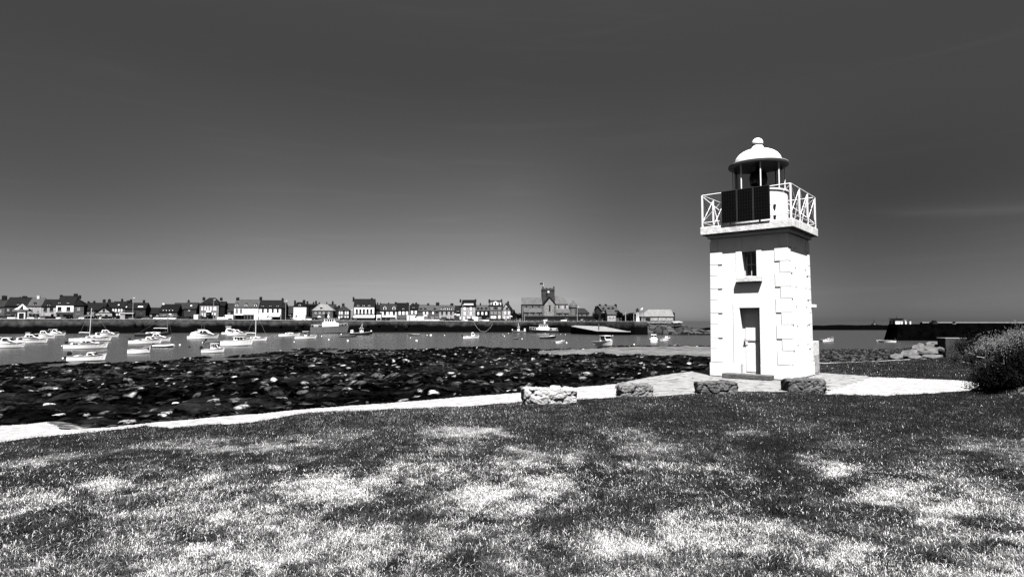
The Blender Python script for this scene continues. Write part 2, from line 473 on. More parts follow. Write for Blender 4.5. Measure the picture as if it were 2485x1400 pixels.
def soil_material():
    return mat('thatch_soil', 1.0, 0.95, 0.45, 9, 0.6, 40, spec=0.05, attr='tone')
def weed_material():
    m = mat('wet_weed_and_rock', 1.0, 0.6, 0.35, 2.4, 1.0, 4.5, spec=0.0, attr='tone')
    t = m.node_tree; b = t.nodes['Principled BSDF']; L = t.links.new
    for q in t.nodes:
        if q.type == 'BUMP': q.inputs['Distance'].default_value = 0.10
    src = b.inputs['Base Color'].links[0].from_socket
    c = t.nodes.new('ShaderNodeTexCoord')
    def noise(sc, de, st=(1, 1, 1)):
        q = t.nodes.new('ShaderNodeMapping'); q.inputs['Scale'].default_value = st; L(c.outputs['Object'], q.inputs[0])
        n = t.nodes.new('ShaderNodeTexNoise'); n.inputs['Scale'].default_value = sc; n.inputs['Detail'].default_value = de; n.inputs['Roughness'].default_value = .68; L(q.outputs[0], n.inputs['Vector']); return n.outputs[0]
    def ramp(x, a, b_, lo, hi):
        r = t.nodes.new('ShaderNodeMapRange'); r.inputs['From Min'].default_value = a; r.inputs['From Max'].default_value = b_; r.inputs['To Min'].default_value = lo; r.inputs['To Max'].default_value = hi; L(x, r.inputs['Value']); return r.outputs[0]
    def mth(op, x, y):
        k = t.nodes.new('ShaderNodeMath'); k.operation = op
        for i, v in enumerate((x, y)):
            if isinstance(v, (int, float)): k.inputs[i].default_value = v
            else: L(v, k.inputs[i])
        return k.outputs[0]
    broken = ramp(noise(1.9, 9, (1, .8, 1.5)), .44, .58, .06, 1.5)      # weed strands lying over the stone
    ca = t.nodes.new('ShaderNodeAttribute'); ca.attribute_name = 'clean'
    broken = mth('ADD', mth('MULTIPLY', broken, mth('SUBTRACT', 1.0, ca.outputs['Fac'])), ca.outputs['Fac'])
    col = mth('MULTIPLY', src, broken)
    v = t.nodes.new('ShaderNodeTexVoronoi'); v.inputs['Scale'].default_value = 3.6; L(c.outputs['Object'], v.inputs['Vector'])
    near = ramp(v.outputs['Distance'], .20, .30, 1, 0)
    sc_ = t.nodes.new('ShaderNodeSeparateColor'); L(v.outputs['Color'], sc_.inputs[0])
    pick = ramp(sc_.outputs[0], .86, .88, 0, 1); bright = ramp(sc_.outputs[1], .2, 1, .01, .22)
    area = ramp(noise(.16, 4), .46, .60, .12, 1)
    col = mth('ADD', col, mth('MULTIPLY', mth('MULTIPLY', near, pick), mth('MULTIPLY', bright, mth('MULTIPLY', area, ramp(noise(7, 5), .45, .6, 0, 1)))))  # painted glints: bright flecks standing in for sparkle on wet weed
    streak = mth('ADD', mth('MULTIPLY', ramp(noise(1.0, 9, (.45, 1.3, 1)), .585, .64, 0, .045), area), mth('MULTIPLY', ramp(noise(.22, 7, (.5, 1.4, 1)), .54, .62, 0, .011), ramp(noise(1.4, 8), .4, .6, .2, 1)))  # thin pale streaks plus a grey wash painting the wet sheen
    L(mth('ADD', col, streak), b.inputs['Base Color'])
    return m
def flag_material():
    m = mat('flagstone', 0.225, 0.85, 0.4, 3.5, 0.5, 20)
    t = m.node_tree; b = t.nodes['Principled BSDF']
    c = t.nodes.new('ShaderNodeTexCoord'); q = t.nodes.new('ShaderNodeMapping')
    q.inputs['Rotation'].default_value = (0, 0, R(40)); q.inputs['Scale'].default_value = (1.0, 2.0, 1)
    t.links.new(c.outputs['Object'], q.inputs[0])
    v = t.nodes.new('ShaderNodeTexVoronoi'); v.feature = 'DISTANCE_TO_EDGE'; v.inputs['Scale'].default_value = 1.5
    t.links.new(q.outputs[0], v.inputs['Vector'])
    r = t.nodes.new('ShaderNodeMapRange'); r.inputs['From Max'].default_value = 0.05; r.inputs['To Min'].default_value = 0.2
    t.links.new(v.outputs['Distance'], r.inputs['Value'])
    src = b.inputs['Base Color'].links[0].from_socket
    k = t.nodes.new('ShaderNodeMath'); k.operation = 'MULTIPLY'
    t.links.new(src, k.inputs[0]); t.links.new(r.outputs[0], k.inputs[1]); t.links.new(k.outputs[0], b.inputs['Base Color'])
    return m
M['soil'] = soil_material(); M['weed'] = weed_material(); M['flag'] = flag_material()
M['path'] = mat('pale_sand', 0.33, 0.95, 0.30, 5, 0.8, 45, spec=0.02)

# dry and green patches of the lawn, where the photograph shows them
DRY = [(1525, 1335, 100, 42, 1), (240, 1180, 80, 24, .9), (640, 1245, 110, 26, .6), (800, 1180, 140, 30, .9), (900, 1160, 60, 22, .7), (560, 1250, 32, 20, .9), (1130, 1050, 110, 13, .8),
       (1270, 1110, 60, 22, .7), (1395, 1115, 45, 22, .7), (1310, 1180, 90, 32, .8), (1150, 1210, 90, 36, .8), (850, 1290, 40, 18, .9), (500, 1310, 45, 18, .9), (720, 1335, 70, 34, .7),
       (640, 1365, 55, 34, .8), (2050, 1140, 70, 18, .9), (2160, 1195, 110, 24, .9), (2290, 1230, 95, 25, 1), (2285, 1275, 60, 24, .9), (2090, 1340, 75, 44, .7), (1990, 1375, 70, 24, .7),
       (1640, 1250, 28, 12, .8), (1720, 1140, 50, 14, .4), (2440, 1205, 34, 12, .8), (310, 1250, 110, 30, .45), (90, 1215, 60, 20, .6), (330, 1345, 60, 26, .5), (60, 1330, 60, 30, .5),
       (420, 1170, 120, 18, .45), (1560, 1090, 120, 20, .3), (1800, 1050, 60, 10, .5), (1000, 1140, 120, 24, .5), (1230, 1130, 60, 30, .5), (2200, 1300, 130, 50, .35), (1100, 1300, 60, 18, .5),
       (980, 1330, 60, 25, .5), (1290, 1320, 50, 20, .4), (1850, 1290, 40, 14, .5), (2370, 1080, 60, 14, .4), (2330, 1170, 40, 12, .5), (1250, 1380, 70, 16, .5), (800, 1385, 80, 14, .5)]
GREEN = [(1880, 1080, 90, 34, 1), (1890, 1150, 90, 44, 1), (1900, 1210, 60, 24, 1), (1750, 1190, 100, 22, .8), (1480, 1245, 80, 26, .9), (1350, 1280, 80, 22, .9), (530, 1210, 32, 20, 1),
         (860, 1240, 95, 20, 1), (450, 1302, 70, 12, .9), (130, 1350, 80, 18, .8), (1010, 1255, 70, 24, .9), (2440, 1335, 70, 17, 1), (1150, 1272, 70, 18, .8), (1960, 1060, 60, 18, .8), (1030, 1180, 40, 18, .6),
         (130, 1180, 30, 10, .8), (760, 1150, 20, 16, .6), (1340, 1065, 50, 8, .6), (2200, 1290, 60, 12, .7), (1000, 1340, 40, 30, .5), (380, 1140, 60, 10, .5), (1290, 1380, 60, 14, .5), (60, 1165, 60, 14, .6)]
def dryness(x, y, both=False):
    px, py = to_px(x, np.maximum(y, 1.0), 0.0)
    px = px + 130 * (fbm(x * 2.6, y * 2.6, 101, 5) - .5); py = py + 70 * (fbm(x * 2.6 + 7, y * 2.6, 103, 5) - .5) * sstep(960, 1150, py)
    d = np.zeros(x.shape)
    for cx, cy, rx, ry, s in DRY:
        d = np.maximum(d, s * np.exp(-1.1 * (((px - cx) / rx) ** 2 + ((py - cy) / ry) ** 2) ** 1.3))
    gsum = np.zeros(x.shape)
    for cx, cy, rx, ry, s in GREEN:
        gsum = np.maximum(gsum, s * np.exp(-1.0 * (((px - cx) / rx) ** 2 + ((py - cy) / ry) ** 2) ** 1.2))
    n = fbm(x * 1.1, y * 1.1, 111, 4); n2 = fbm(x * 5, y * 5, 113, 3)
    far = sstep(1110, 1010, py)
    n3 = fbm(x * 7.5, y * 7.5, 117, 4)
    base = 0.11 - .09 * far + 0.45 * sstep(.44, .72, n) * (1 - 0.75 * far) + 0.16 * (n2 - .5) * (1 - .6 * far)
    base = base * (1 - .55 * sstep(1850, 2300, px) * sstep(1130, 1010, py))
    dr = np.maximum(base, d * 1.1) * (1 - 0.85 * gsum * (1 - d))
    dr = np.clip(dr + 1.25 * (n3 - .52) * (1 - .6 * far) * np.clip(dr * 2.5, 0, 1), 0, 1)
    gsum = np.maximum(gsum, .9 * sstep(.47, .62, fbm(x * 3.4, y * 3.4, 119, 4)) * (1 - dr) * (1 - .35 * far))
    return (dr, np.maximum(gsum * (1 - d), .25 * sstep(1500, 2100, px) * far * (1 - d))) if both else dr

def zone_obj(z, name, m, extra=None):
    fs = F[ZF == z]
    used = np.zeros(len(V), bool); used[fs.ravel()] = True
    re = np.cumsum(used) - 1
    at = {}
    if extra is not None: at['tone'] = extra[used]
    if z == 3: at['clean'] = CLEAN[used]
    o = np_mesh(name, V[used], re[fs], [m], at, smooth=True)
    return tag(o, kind='structure')
dry_all = dryness(V[:, 0], V[:, 1])
zone_obj(0, 'lawn', M['soil'], 0.005 + 0.24 * dry_all ** 1.5)
zone_obj(1, 'path', M['path'])
zone_obj(2, 'stone_terrace', M['flag'])
zone_obj(4, 'sandy_bank', mat('bank_soil', .11, .95, .75, 4, 1.0, 16, spec=.02))
zone_obj(3, 'foreshore', M['weed'], TF)

# grass blades
LR0, DLR = math.log(0.8), 0.0052
def look(x, y):
    """height, surface and dryness of the lawn, read from the sheet built above"""
    r = np.clip(np.rint((np.log(y) - LR0) / DLR).astype(int), 0, nr - 1)
    c = np.clip(np.rint(np.interp(np.degrees(np.arctan2(x, y)), ang, np.arange(len(ang)))).astype(int), 0, nc - 1)
    return GZ[r, c], ZONE[r, c]
DRYG, DEEPG = dryness(V[:, 0], V[:, 1], True)
DRYG = DRYG.reshape(nr, nc); DEEPG = DEEPG.reshape(nr, nc)
def grass(n, d0, d1, fine):
    D = np.exp(RNG.uniform(math.log(d0), math.log(d1), n)); a = np.tan(np.radians(RNG.uniform(-57, 57, n)))
    x, y = D * a, D
    z, zone = look(x, y)
    keep = zone == 0
    x, y, z, D = x[keep], y[keep], z[keep], D[keep]
    r = np.clip(np.rint((np.log(y) - LR0) / DLR).astype(int), 0, nr - 1); c = np.clip(np.rint(np.interp(np.degrees(np.arctan2(x, y)), ang, np.arange(len(ang)))).astype(int), 0, nc - 1)
    dr, deep = DRYG[r, c], DEEPG[r, c]; n = len(x)
    clump = fbm(x * 9, y * 9, 121, 3)
    tuft = sstep(.58, .72, fbm(x * 2.1, y * 2.1, 123, 3))
    h = 0.010 + 0.020 * RNG.random(n) ** 1.6 + 0.030 * np.clip(clump - .42, 0, 1) + .016 * tuft * RNG.random(n)
    h = h * (1 - .25 * dr) * (1 + .35 * sstep(12, 25, D))
    w = 0.0013 * (D / 3.2) ** (.65 if fine else .72) * RNG.uniform(.6, 1.4, n)
    th = RNG.uniform(0, 2 * np.pi, n); lean = RNG.uniform(.2, 1.9, n) * h
    lx, ly = np.cos(th) * lean, np.sin(th) * lean
    ph = th + RNG.uniform(.8, 2.3, n); wx, wy = np.cos(ph) * w, np.sin(ph) * w
    isdry = RNG.random(n) < dr ** 1.1
    tone = np.where(isdry, RNG.uniform(.26, .75, n), RNG.uniform(.008, .082, n) * (1 - .78 * deep) * np.clip(.1 + 1.8 * fbm(x * 7, y * 7, 127, 3), .2, 2) * np.clip(.2 + 1.6 * fbm(x * 1.9, y * 1.9, 129, 3), .3, 2))
    tone = np.where(isdry, tone, tone * (1 + .9 * sstep(8, 10.5, D) * sstep(4, -3, x)))
    tone = np.where(~isdry & (RNG.random(n) < .14), tone * 2.2, tone)
    o = np.arange(n)
    if fine:
        P = np.zeros((n, 5, 3)); o = o * 5
        P[:, 0] = np.stack([x - wx, y - wy, z - .004], -1); P[:, 1] = np.stack([x + wx, y + wy, z - .004], -1)
        P[:, 2] = np.stack([x + wx * .8 + lx * .35, y + wy * .8 + ly * .35, z + h * .65], -1)
        P[:, 3] = np.stack([x - wx * .8 + lx * .35, y - wy * .8 + ly * .35, z + h * .65], -1)
        P[:, 4] = np.stack([x + lx, y + ly, z + h * RNG.uniform(.7, 1, n)], -1)
        T = np.concatenate([np.stack([o, o + 1, o + 2], -1), np.stack([o, o + 2, o + 3], -1), np.stack([o + 3, o + 2, o + 4], -1)]); k = 5
    else:
        P = np.zeros((n, 3, 3)); o = o * 3
        P[:, 0] = np.stack([x - wx, y - wy, z - .004], -1); P[:, 1] = np.stack([x + wx, y + wy, z - .004], -1)
        P[:, 2] = np.stack([x + lx * .7, y + ly * .7, z + h], -1)
        T = np.stack([o, o + 1, o + 2], -1); k = 3
    return P.reshape(-1, 3), T, np.repeat(tone, k)
M['blade'] = mat('grass_blade', 1.0, 0.7, 0.15, 30, spec=0.15, attr='tone')
ga, gb_ = grass(800000, 2.7, 7.0, True), grass(800000, 7.0, 28.0, False)
tag(np_mesh('grass', np.concatenate([ga[0], gb_[0]]), np.concatenate([ga[1], gb_[1] + len(ga[0])]), [M['blade']], {'tone': np.concatenate([ga[2], gb_[2]])}),
    'short worn lawn of green and dry straw coloured grass blades', 'grass', kind='stuff')

# ------------------------------------------------------------------ water
def water():
    n = 64; vs = [(0, 0, WATER)]
    for r in (60, 200, 800, 4000, 24000):
        for i in range(n): vs.append((r * math.cos(2 * math.pi * i / n), r * math.sin(2 * math.pi * i / n), WATER))
    fs = [(0, 1 + i, 1 + (i + 1) % n) for i in range(n)]
    for k in range(4):
        a, b = 1 + k * n, 1 + (k + 1) * n
        fs += [(a + i, b + i, b + (i + 1) % n, a + (i + 1) % n) for i in range(n)]
    m = bpy.data.materials.new('sea_water'); m.use_nodes = True
    t = m.node_tree; b = t.nodes['Principled BSDF']
    b.inputs['Base Color'].default_value = (.036, .036, .036, 1); b.inputs['Roughness'].default_value = 0.26; b.inputs['IOR'].default_value = 1.33
    c = t.nodes.new('ShaderNodeTexCoord')
    h = None
    for sc, st, d in ((0.13, (1.0, 3.0, 1), .16),):
        q = t.nodes.new('ShaderNodeMapping'); q.inputs['Scale'].default_value = st; q.inputs['Rotation'].default_value = (0, 0, R(8))
        t.links.new(c.outputs['Object'], q.inputs[0])
        nn = t.nodes.new('ShaderNodeTexNoise'); nn.inputs['Scale'].default_value = sc; nn.inputs['Detail'].default_value = 4
        t.links.new(q.outputs[0], nn.inputs['Vector'])
        bp = t.nodes.new('ShaderNodeBump'); bp.inputs['Strength'].default_value = .32; bp.inputs['Distance'].default_value = d
        t.links.new(nn.outputs[0], bp.inputs['Height'])
        if h is not None: t.links.new(h, bp.inputs['Normal'])
        h = bp.outputs[0]
    t.links.new(h, b.inputs['Normal'])
    tag(MB().add(vs, fs).build('water', m), kind='structure')
water()
# ------------------------------------------------------------------ the lighthouse
TH = 0.708
TC = Vector((7.631, 18.194, 0.0))
HP, HB, HT, HL = 2.666 / 2, 2.266 / 2, 2.21 / 2, 2.356 / 2     # half widths: gallery slab, wall foot, wall head, plinth
ZF, ZB, ZPL = 4.5, 4.254, 0.40
def tloc(px, py, yl):
    """point where the ray through a pixel meets the tower's own plane y = yl: (x, z) in the tower's axes"""
    n = Vector((-math.sin(TH), -math.cos(TH), 0)); r = Vector((math.cos(TH), -math.sin(TH), 0))
    d = ray(px, py); o = Vector((0, 0, EYE))
    p0 = TC - n * yl
    t = (p0 - o).dot(n) / d.dot(n)
    p = o + d * t
    return (p - TC).dot(r), p.z
lh = thing('lighthouse', 'small square white lighthouse with domed lantern and solar panels on the grassy point', 'lighthouse', TC, -TH)
def wall_half(z): return HB + (HT - HB) * (z - ZPL) / (4.0 - ZPL)
# openings in the front wall
dx0, dzt = tloc(1794.3, 748.6, -HB); dx1, _ = tloc(1842.9, 748.6, -HB)
wx0, wzt = tloc(1800, 612, -HT); wx1, wzb = tloc(1836.3, 670, -HT)
REV = 0.22
def tower_wall():
    b = MB()
    def pt(x, z, side='f'):
        return (x, -wall_half(z), z)
    zs0, zs1 = ZPL, 4.2
    # front face as a grid of quads with the two openings left out
    xs = sorted([-1, dx0, dx1, wx0, wx1, 1]); zs = sorted([zs0, dzt, wzb, wzt, zs1])
    def X(x, z): return x * wall_half(z) if abs(x) == 1 else x
    for i in range(len(xs) - 1):
        for j in range(len(zs) - 1):
            xm, zm = (xs[i] + xs[i + 1]) / 2, (zs[j] + zs[j + 1]) / 2
            if dx0 < xm < dx1 and zm < dzt: continue
            if wx0 < xm < wx1 and wzb < zm < wzt: continue
            q = [(X(xs[i], zs[j]), zs[j]), (X(xs[i + 1], zs[j]), zs[j]), (X(xs[i + 1], zs[j + 1]), zs[j + 1]), (X(xs[i], zs[j + 1]), zs[j + 1])]
            b.add([pt(x, z) for x, z in q], [(0, 1, 2, 3)])
    h0, h1 = wall_half(zs0), wall_half(zs1)
    b.add([(h0, -h0, zs0), (h0, h0, zs0), (h1, h1, zs1), (h1, -h1, zs1)], [(0, 1, 2, 3)])
    b.add([(-h0, -h0, zs0), (-h0, h0, zs0), (-h1, h1, zs1), (-h1, -h1, zs1)], [(3, 2, 1, 0)])
    b.add([(-h0, h0, zs0), (h0, h0, zs0), (h1, h1, zs1), (-h1, h1, zs1)], [(3, 2, 1, 0)])
    # reveals
    for x0, x1, za, zb in ((dx0, dx1, 0.05, dzt), (wx0, wx1, wzb, wzt)):
        f0, f1 = -wall_half(za), -wall_half(zb)
        k = -HB + REV + .03
        b.add([(x0, f0, za), (x0, k, za), (x0, k, zb), (x0, f1, zb)], [(0, 1, 2, 3)])
        b.add([(x1, f0, za), (x1, k, za), (x1, k, zb), (x1, f1, zb)], [(3, 2, 1, 0)])
        b.add([(x0, f1, zb), (x0, k, zb), (x1, k, zb), (x1, f1, zb)], [(0, 1, 2, 3)])
        b.add([(x0, f0, za), (x0, k, za), (x1, k, za), (x1, f0, za)], [(3, 2, 1, 0)])
    return b.build('tower_wall', M['white_rough'], lh)
tower_wall()
# plinth, cut by the doorway
b = MB()
pw = 0.0
b.box(-HL, dx0 - pw, -HL, -HB + .3, 0, ZPL); b.box(dx1 + pw, HL, -HL, -HB + .3, 0, ZPL); b.box(-HL, HL, -HB + .302, HL, 0, ZPL)
bevel(b.build('plinth', M['white_rough'], lh), .02)
# rough quoins at the corners: alternate long and short blocks, just proud of the wall
def quoins(name, sx, sy):
    b = MB(); z = ZPL + .01; k = 0
    hs = [0.40, 0.33, 0.40, 0.34, 0.40, 0.33, 0.40, 0.33, 0.40, .33]
    for h in hs:
        if z + h > 4.15: h = 4.15 - z
        w = 0.36 if k % 2 == 0 else 0.22
        e = .018
        def cn(z, w, e):
            t = wall_half(z)
            return [(sx * (t + e), sy * (t + e), z), (sx * (t - w), sy * (t + e), z), (sx * (t - w), sy * (t - .02), z), (sx * (t - .02), sy * (t - .02), z), (sx * (t - .02), sy * (t - (.58 - w)), z), (sx * (t + e), sy * (t - (.58 - w)), z)]
        lo, hi = cn(z + .004, w, e), cn(z + h - .004, w, e)
        n = 6
        b.add(lo + hi, [tuple(range(n)), tuple(range(2 * n - 1, n - 1, -1))] + [(i, i + n, (i + 1) % n + n, (i + 1) % n) for i in range(n)])
        z += h; k += 1
        if z > 4.1: break
    o = b.build(name, M['white_quoin'], lh)
    return bevel(o, .008, 1)
M['white_quoin'] = mat('rough_white_quoin', 0.76, 0.9, 0.05, 8, 0.10, 14)
for sx, sy in ((-1, -1), (1, -1), (1, 1)): quoins('quoin_column', sx, sy)
# door surround, door
sx0, szt = tloc(1778.6, 734.5, -HB); sx1, _ = tloc(1857, 734.5, -HB)
def slab(poly, t0, t1): return poly
b = MB()
def proud(b, x0, x1, z0, z1, e0=.02, deep=.05):
    f0, f1 = -wall_half(z0), -wall_half(z1)
    vs = [(x0, f0 - e0, z0), (x1, f0 - e0, z0), (x1, f0 + deep, z0), (x0, f0 + deep, z0), (x0, f1 - e0, z1), (x1, f1 - e0, z1), (x1, f1 + deep, z1), (x0, f1 + deep, z1)]
    b.add(vs, [(3, 2, 1, 0), (4, 5, 6, 7), (0, 1, 5, 4), (1, 2, 6, 5), (2, 3, 7, 6), (3, 0, 4, 7)])
proud(b, sx0, dx0 - .001, ZPL + .003, szt - .16); proud(b, dx1 + .001, sx1, ZPL + .003, szt - .16); proud(b, sx0, sx1, max(dzt + .001, szt - .158), szt)
bevel(b.build('door_surround', M['white_rough'], lh), .006, 1)
yd = -HB + REV
door = MB().box(dx0 + .001, dx1 - .001, yd, yd + .03, .06, dzt - .001).build('door', M['white'], lh)
b = MB()
w_ = dx1 - dx0
for z0, z1 in ((.16, .95), (1.08, dzt - .14)):
    b.box(dx0 + .09, dx1 - .09, yd - .012, yd - .001, z0, z1)
bevel(b.build('door_panel', M['white'], door), .008, 1)
b = MB(); b.cyl((dx0 + .07, yd - .02, .98), (dx0 + .07, yd - .02, 1.12), .018, n=8); b.cyl((dx0 + .07, yd - .002, 1.06), (dx0 + .07, yd - .06, 1.06), .012); b.cyl((dx0 + .07, yd - .055, 1.06), (dx0 + .19, yd - .055, 1.06), .011)
b.build('door_handle', M['metal'], door)
b = MB(); b.box(dx0 + .16, dx1 - .02, yd - .014, yd - .002, 1.05, 1.068); b.build('locking_bar', M['metal'], door)
b = MB()
a0, _ = tloc(1754, 904, -HL - .28); a1, _ = tloc(1871.5, 922, -HL - .28)
b.box(a0, a1, -HL - .36, -HL - .004, .0, .13)
bevel(b.build('door_step', M['step'], lh) if 'step' in M else b.build('door_step', mat('worn_step', .10, .9, .4, 6, .6, 30), lh), .015)
# window with frame, surround and sill
b = MB(); yw = -HT + REV
b.box(wx0, wx1, yw, yw + .02, wzb, wzt)
win = b.build('window', M['glass'], lh)
b = MB(); f = .035
b.box(wx0, wx0 + f, yw - .03, yw - .001, wzb, wzt); b.box(wx1 - f, wx1, yw - .03, yw - .001, wzb, wzt); b.box(wx0 + f, wx1 - f, yw - .03, yw - .001, wzb, wzb + f); b.box(wx0 + f, wx1 - f, yw - .03, yw - .001, wzt - f, wzt)
xm = (wx0 + wx1) / 2; b.box(xm - .012, xm + .012, yw - .022, yw - .001, wzb + f, wzt - f)
zm = wzb + (wzt - wzb) * .5
b.box(wx0 + f, xm - .012, yw - .02, yw - .001, zm - .01, zm + .01); b.box(xm + .012, wx1 - f, yw - .02, yw - .001, zm - .01, zm + .01)
b.build('window_frame', M['frame'], win)
ux0, _ = tloc(1785.7, 640, -HT); ux1, _ = tloc(1848.5, 640, -HT)
b = MB(); proud(b, ux0, wx0 - .001, wzb, 4.15, .012); proud(b, wx1 + .001, ux1, wzb, 4.15, .012)
bevel(b.build('window_surround', M['white_rough'], win), .006, 1)
s0, zs_ = tloc(1785.7, 672.5, -HT - .12); s1, _ = tloc(1847, 672.5, -HT - .12); _, zs2 = tloc(1815, 684, -HT - .12)
b = MB(); b.box(s0, s1, -wall_half(zs_) - .13, -wall_half(zs_) + .03, zs2, zs_)
bevel(b.build('window_sill', M['white_stain'], win), .015)
# cornice and gallery slab
b = MB(); b.box(-HT - .07, HT + .07, -HT - .07, HT + .07, 4.15, ZB - .001); b.build('cornice', M['white_rough'], lh)
b = MB(); b.box(-HP, HP, -HP, HP, ZB, ZF); gal = bevel(b.build('gallery_slab', M['white_stain'], lh), .02)
# gallery railing: one mesh per side, posts as their own pieces
_, rz1 = tloc(1919.4, 445, -HP + .06)
rt = rz1
HR = HP - .06
rail = {}
def side(a, c, braces, zigzag):
    a, c = Vector(a), Vector(c)
    b = MB()
    b.cyl((*a, rt), (*c, rt), .018); b.cyl((*a, ZF + .14), (*c, ZF + .14), .013)
    o = b.build('railing', M['white'], lh)
    q = MB()
    n = zigzag
    for i in range(n):
        p0, p1 = a.lerp(c, i / n), a.lerp(c, (i + 1) / n)
        q.cyl((*p0, rt - .02), (*p1, ZF + .16), .010, n=5); q.cyl((*p0, ZF + .16), (*p1, rt - .02), .010, n=5)
    q.build('cross_brace', M['white'], o)
    return o
C4 = [(-HR, -HR), (HR, -HR), (HR, HR), (-HR, HR)]
sides = [side(C4[i], C4[(i + 1) % 4], 1, 3) for i in range(4)]
for i in range(4):
    a, c = Vector(C4[i]), Vector(C4[(i + 1) % 4])
    for k in range(3):
        p = a.lerp(c, k / 3)
        MB().box(-.022, .022, -.022, .022, 0, rt - ZF).build('railing_post', M['white'], sides[i], (p.x, p.y, ZF))
        if k:   # raking stay from the post down to the slab edge
            inn = p * .86
            MB().cyl((p.x, p.y, rt - .12), (inn.x, inn.y, ZF + .01), .014, n=5).build('railing_stay', M['white'], sides[i])
# solar panels on the front railing
py_ = -HR - .06
p0x, p0t = tloc(1750.3, 466.3, py_); p1x, p1t = tloc(1868.5, 448.5, py_); _, p0b = tloc(1750.3, 544, py_); _, p1b = tloc(1868.5, 531.4, py_)
pt_, pb_ = (p0t + p1t) / 2, (p0b + p1b) / 2
wp = (p1x - p0x) / 3
for k in range(3):
    x0 = p0x + k * wp + .006; x1 = x0 + wp - .012
    pn = MB().box(x0, x1, py_ - .035, py_, pb_, pt_).build('solar_panel', M['panel'], lh)
    b = MB(); e = .016; y0, y1 = py_ - .042, py_ - .0352
    b.box(x0, x0 + e, y0, y1, pb_, pt_); b.box(x1 - e, x1, y0, y1, pb_, pt_); b.box(x0 + e, x1 - e, y0, y1, pb_, pb_ + e); b.box(x0 + e, x1 - e, y0, y1, pt_ - e, pt_)
    b.build('panel_frame', M['alu_and_shade'] if 'alu_and_shade' in M else M.setdefault('alu_and_shade', mat('dark_alu_and_shade', .03, .5, .2, 5)), pn)
    b = MB()
    for i in range(1, 6): b.box(x0 + (x1 - x0) * i / 6 - .002, x0 + (x1 - x0) * i / 6 + .002, py_ - .0365, py_ - .0352, pb_ + e, pt_ - e)
    for j in range(1, 10):
        zz = pb_ + (pt_ - pb_) * j / 10; b.box(x0 + e, x1 - e, py_ - .0375, py_ - .0367, zz - .002, zz + .002)
    b.build('cell_grid', mat('cell_line', .012, .5, .2, 5) if k == 0 else bpy.data.materials['cell_line'], pn)
# lantern
def zc(py, px=1847): return at_y(px, py, TC.y).z
zbase = zc(470); zbrim = zc(402); ztopdome = zc(363); zneck = zc(357)
RB, RG = .82, .745
a0 = math.pi / 8
b = MB(); b.lathe([(RB, ZF + .001), (RB, zbase - .05), (RB + .03, zbase - .05), (RB + .03, zbase), (RG - .1, zbase)], 32)
lb = b.build('lantern_base', M['white'], lh)
for q in (.2, .5):
    b = MB(); b.box(RB * math.cos(-.75) - .0, RB * math.cos(-.75) + .06, RB * math.sin(-.75) - .03, RB * math.sin(-.75) + .03, ZF + q, ZF + q + .08); b.build('vent', M['black'], lb)
lan = MB().lathe([(RG - .05, zbase + .001), (RG - .05, zbrim + .02)], 8, a0=a0)
lan.f = [f for f in lan.f if len(f) == 4]
gm = bpy.data.materials.new('lantern_glass'); gm.use_nodes = True
gb = gm.node_tree.nodes['Principled BSDF']; gb.inputs['Base Color'].default_value = (.55, .55, .55, 1); gb.inputs['Roughness'].default_value = .03; gb.inputs['Transmission Weight'].default_value = 1.0; gb.inputs['IOR'].default_value = 1.03
lan = lan.build('lantern_glazing', gm, lh)
for i in range(8):
    a = a0 + i * math.pi / 4
    x, y = RG * math.cos(a), RG * math.sin(a)
    MB().cyl((x, y, zbase), (x, y, zbrim), .019, n=6).build('glazing_bar', M['white'], lan)
b = MB(); b.lathe([(.10, zbase), (.10, zbase + .2), (.22, zbase + .25), (.26, zbase + .45), (.22, zbase + .65), (.06, zbase + .7), (.06, zbrim + .1)], 16); b.build('lamp_lens', M['black'], lan, smooth=True)
_, = (0,)
RD = .865; RDo = .68
zd0 = zbrim + .02
prof = [(RD - .03, zd0 - .012), (RD, zd0 - .01), (RD, zd0), (RDo + .01, zd0 + .025), (RDo, zd0 + .07)]
hd = ztopdome - zd0 - .07
for i in range(1, 11):
    t = i / 11 * math.pi / 2
    prof.append((RDo * math.cos(t) ** .85, zd0 + .07 + hd * math.sin(t)))
prof += [(.2, ztopdome + .005), (.16, zneck), (.145, zneck + .03)]
dome = MB().lathe(prof, 40).build('dome_roof', M['white'], lh, smooth=True)
dome.modifiers.new('edge', 'EDGE_SPLIT').split_angle = R(40)
MB().lathe([(.3, zd0 - .05), (RD - .02, zd0 - .085), (RD + .004, zd0 - .075), (RD + .004, zd0 - .014), (.3, zd0 - .014)], 40).build('brim_underside', M['alu_and_shade'], dome)  # dark ring paints in the shade under the brim
zb0 = zneck + .03
b = MB(); b.lathe([(.11, zb0), (.15, zb0 + .02), (.15, zb0 + .08), (.11, zb0 + .11), (.11, zb0 + .13)], 20); b.build('finial_neck', M['white'], dome, smooth=True)
b = MB()
for i in range(16):
    a = i * math.pi / 8; b.box(.118 * math.cos(a) - .015, .118 * math.cos(a) + .015, .118 * math.sin(a) - .015, .118 * math.sin(a) + .015, zb0 + .125, zb0 + .155)
b.build('vent_ring', M['black'], dome)
ztop = zc(335.5, 1842); rb_ = .165
MB().lathe([(.11, zb0 + .155), (.12, zb0 + .16)] + [(rb_ * math.sin(math.pi * i / 12), ztop - rb_ - rb_ * math.cos(math.pi * i / 12)) for i in range(4, 13)], 24).build('finial_ball', M['white'], dome, smooth=True)
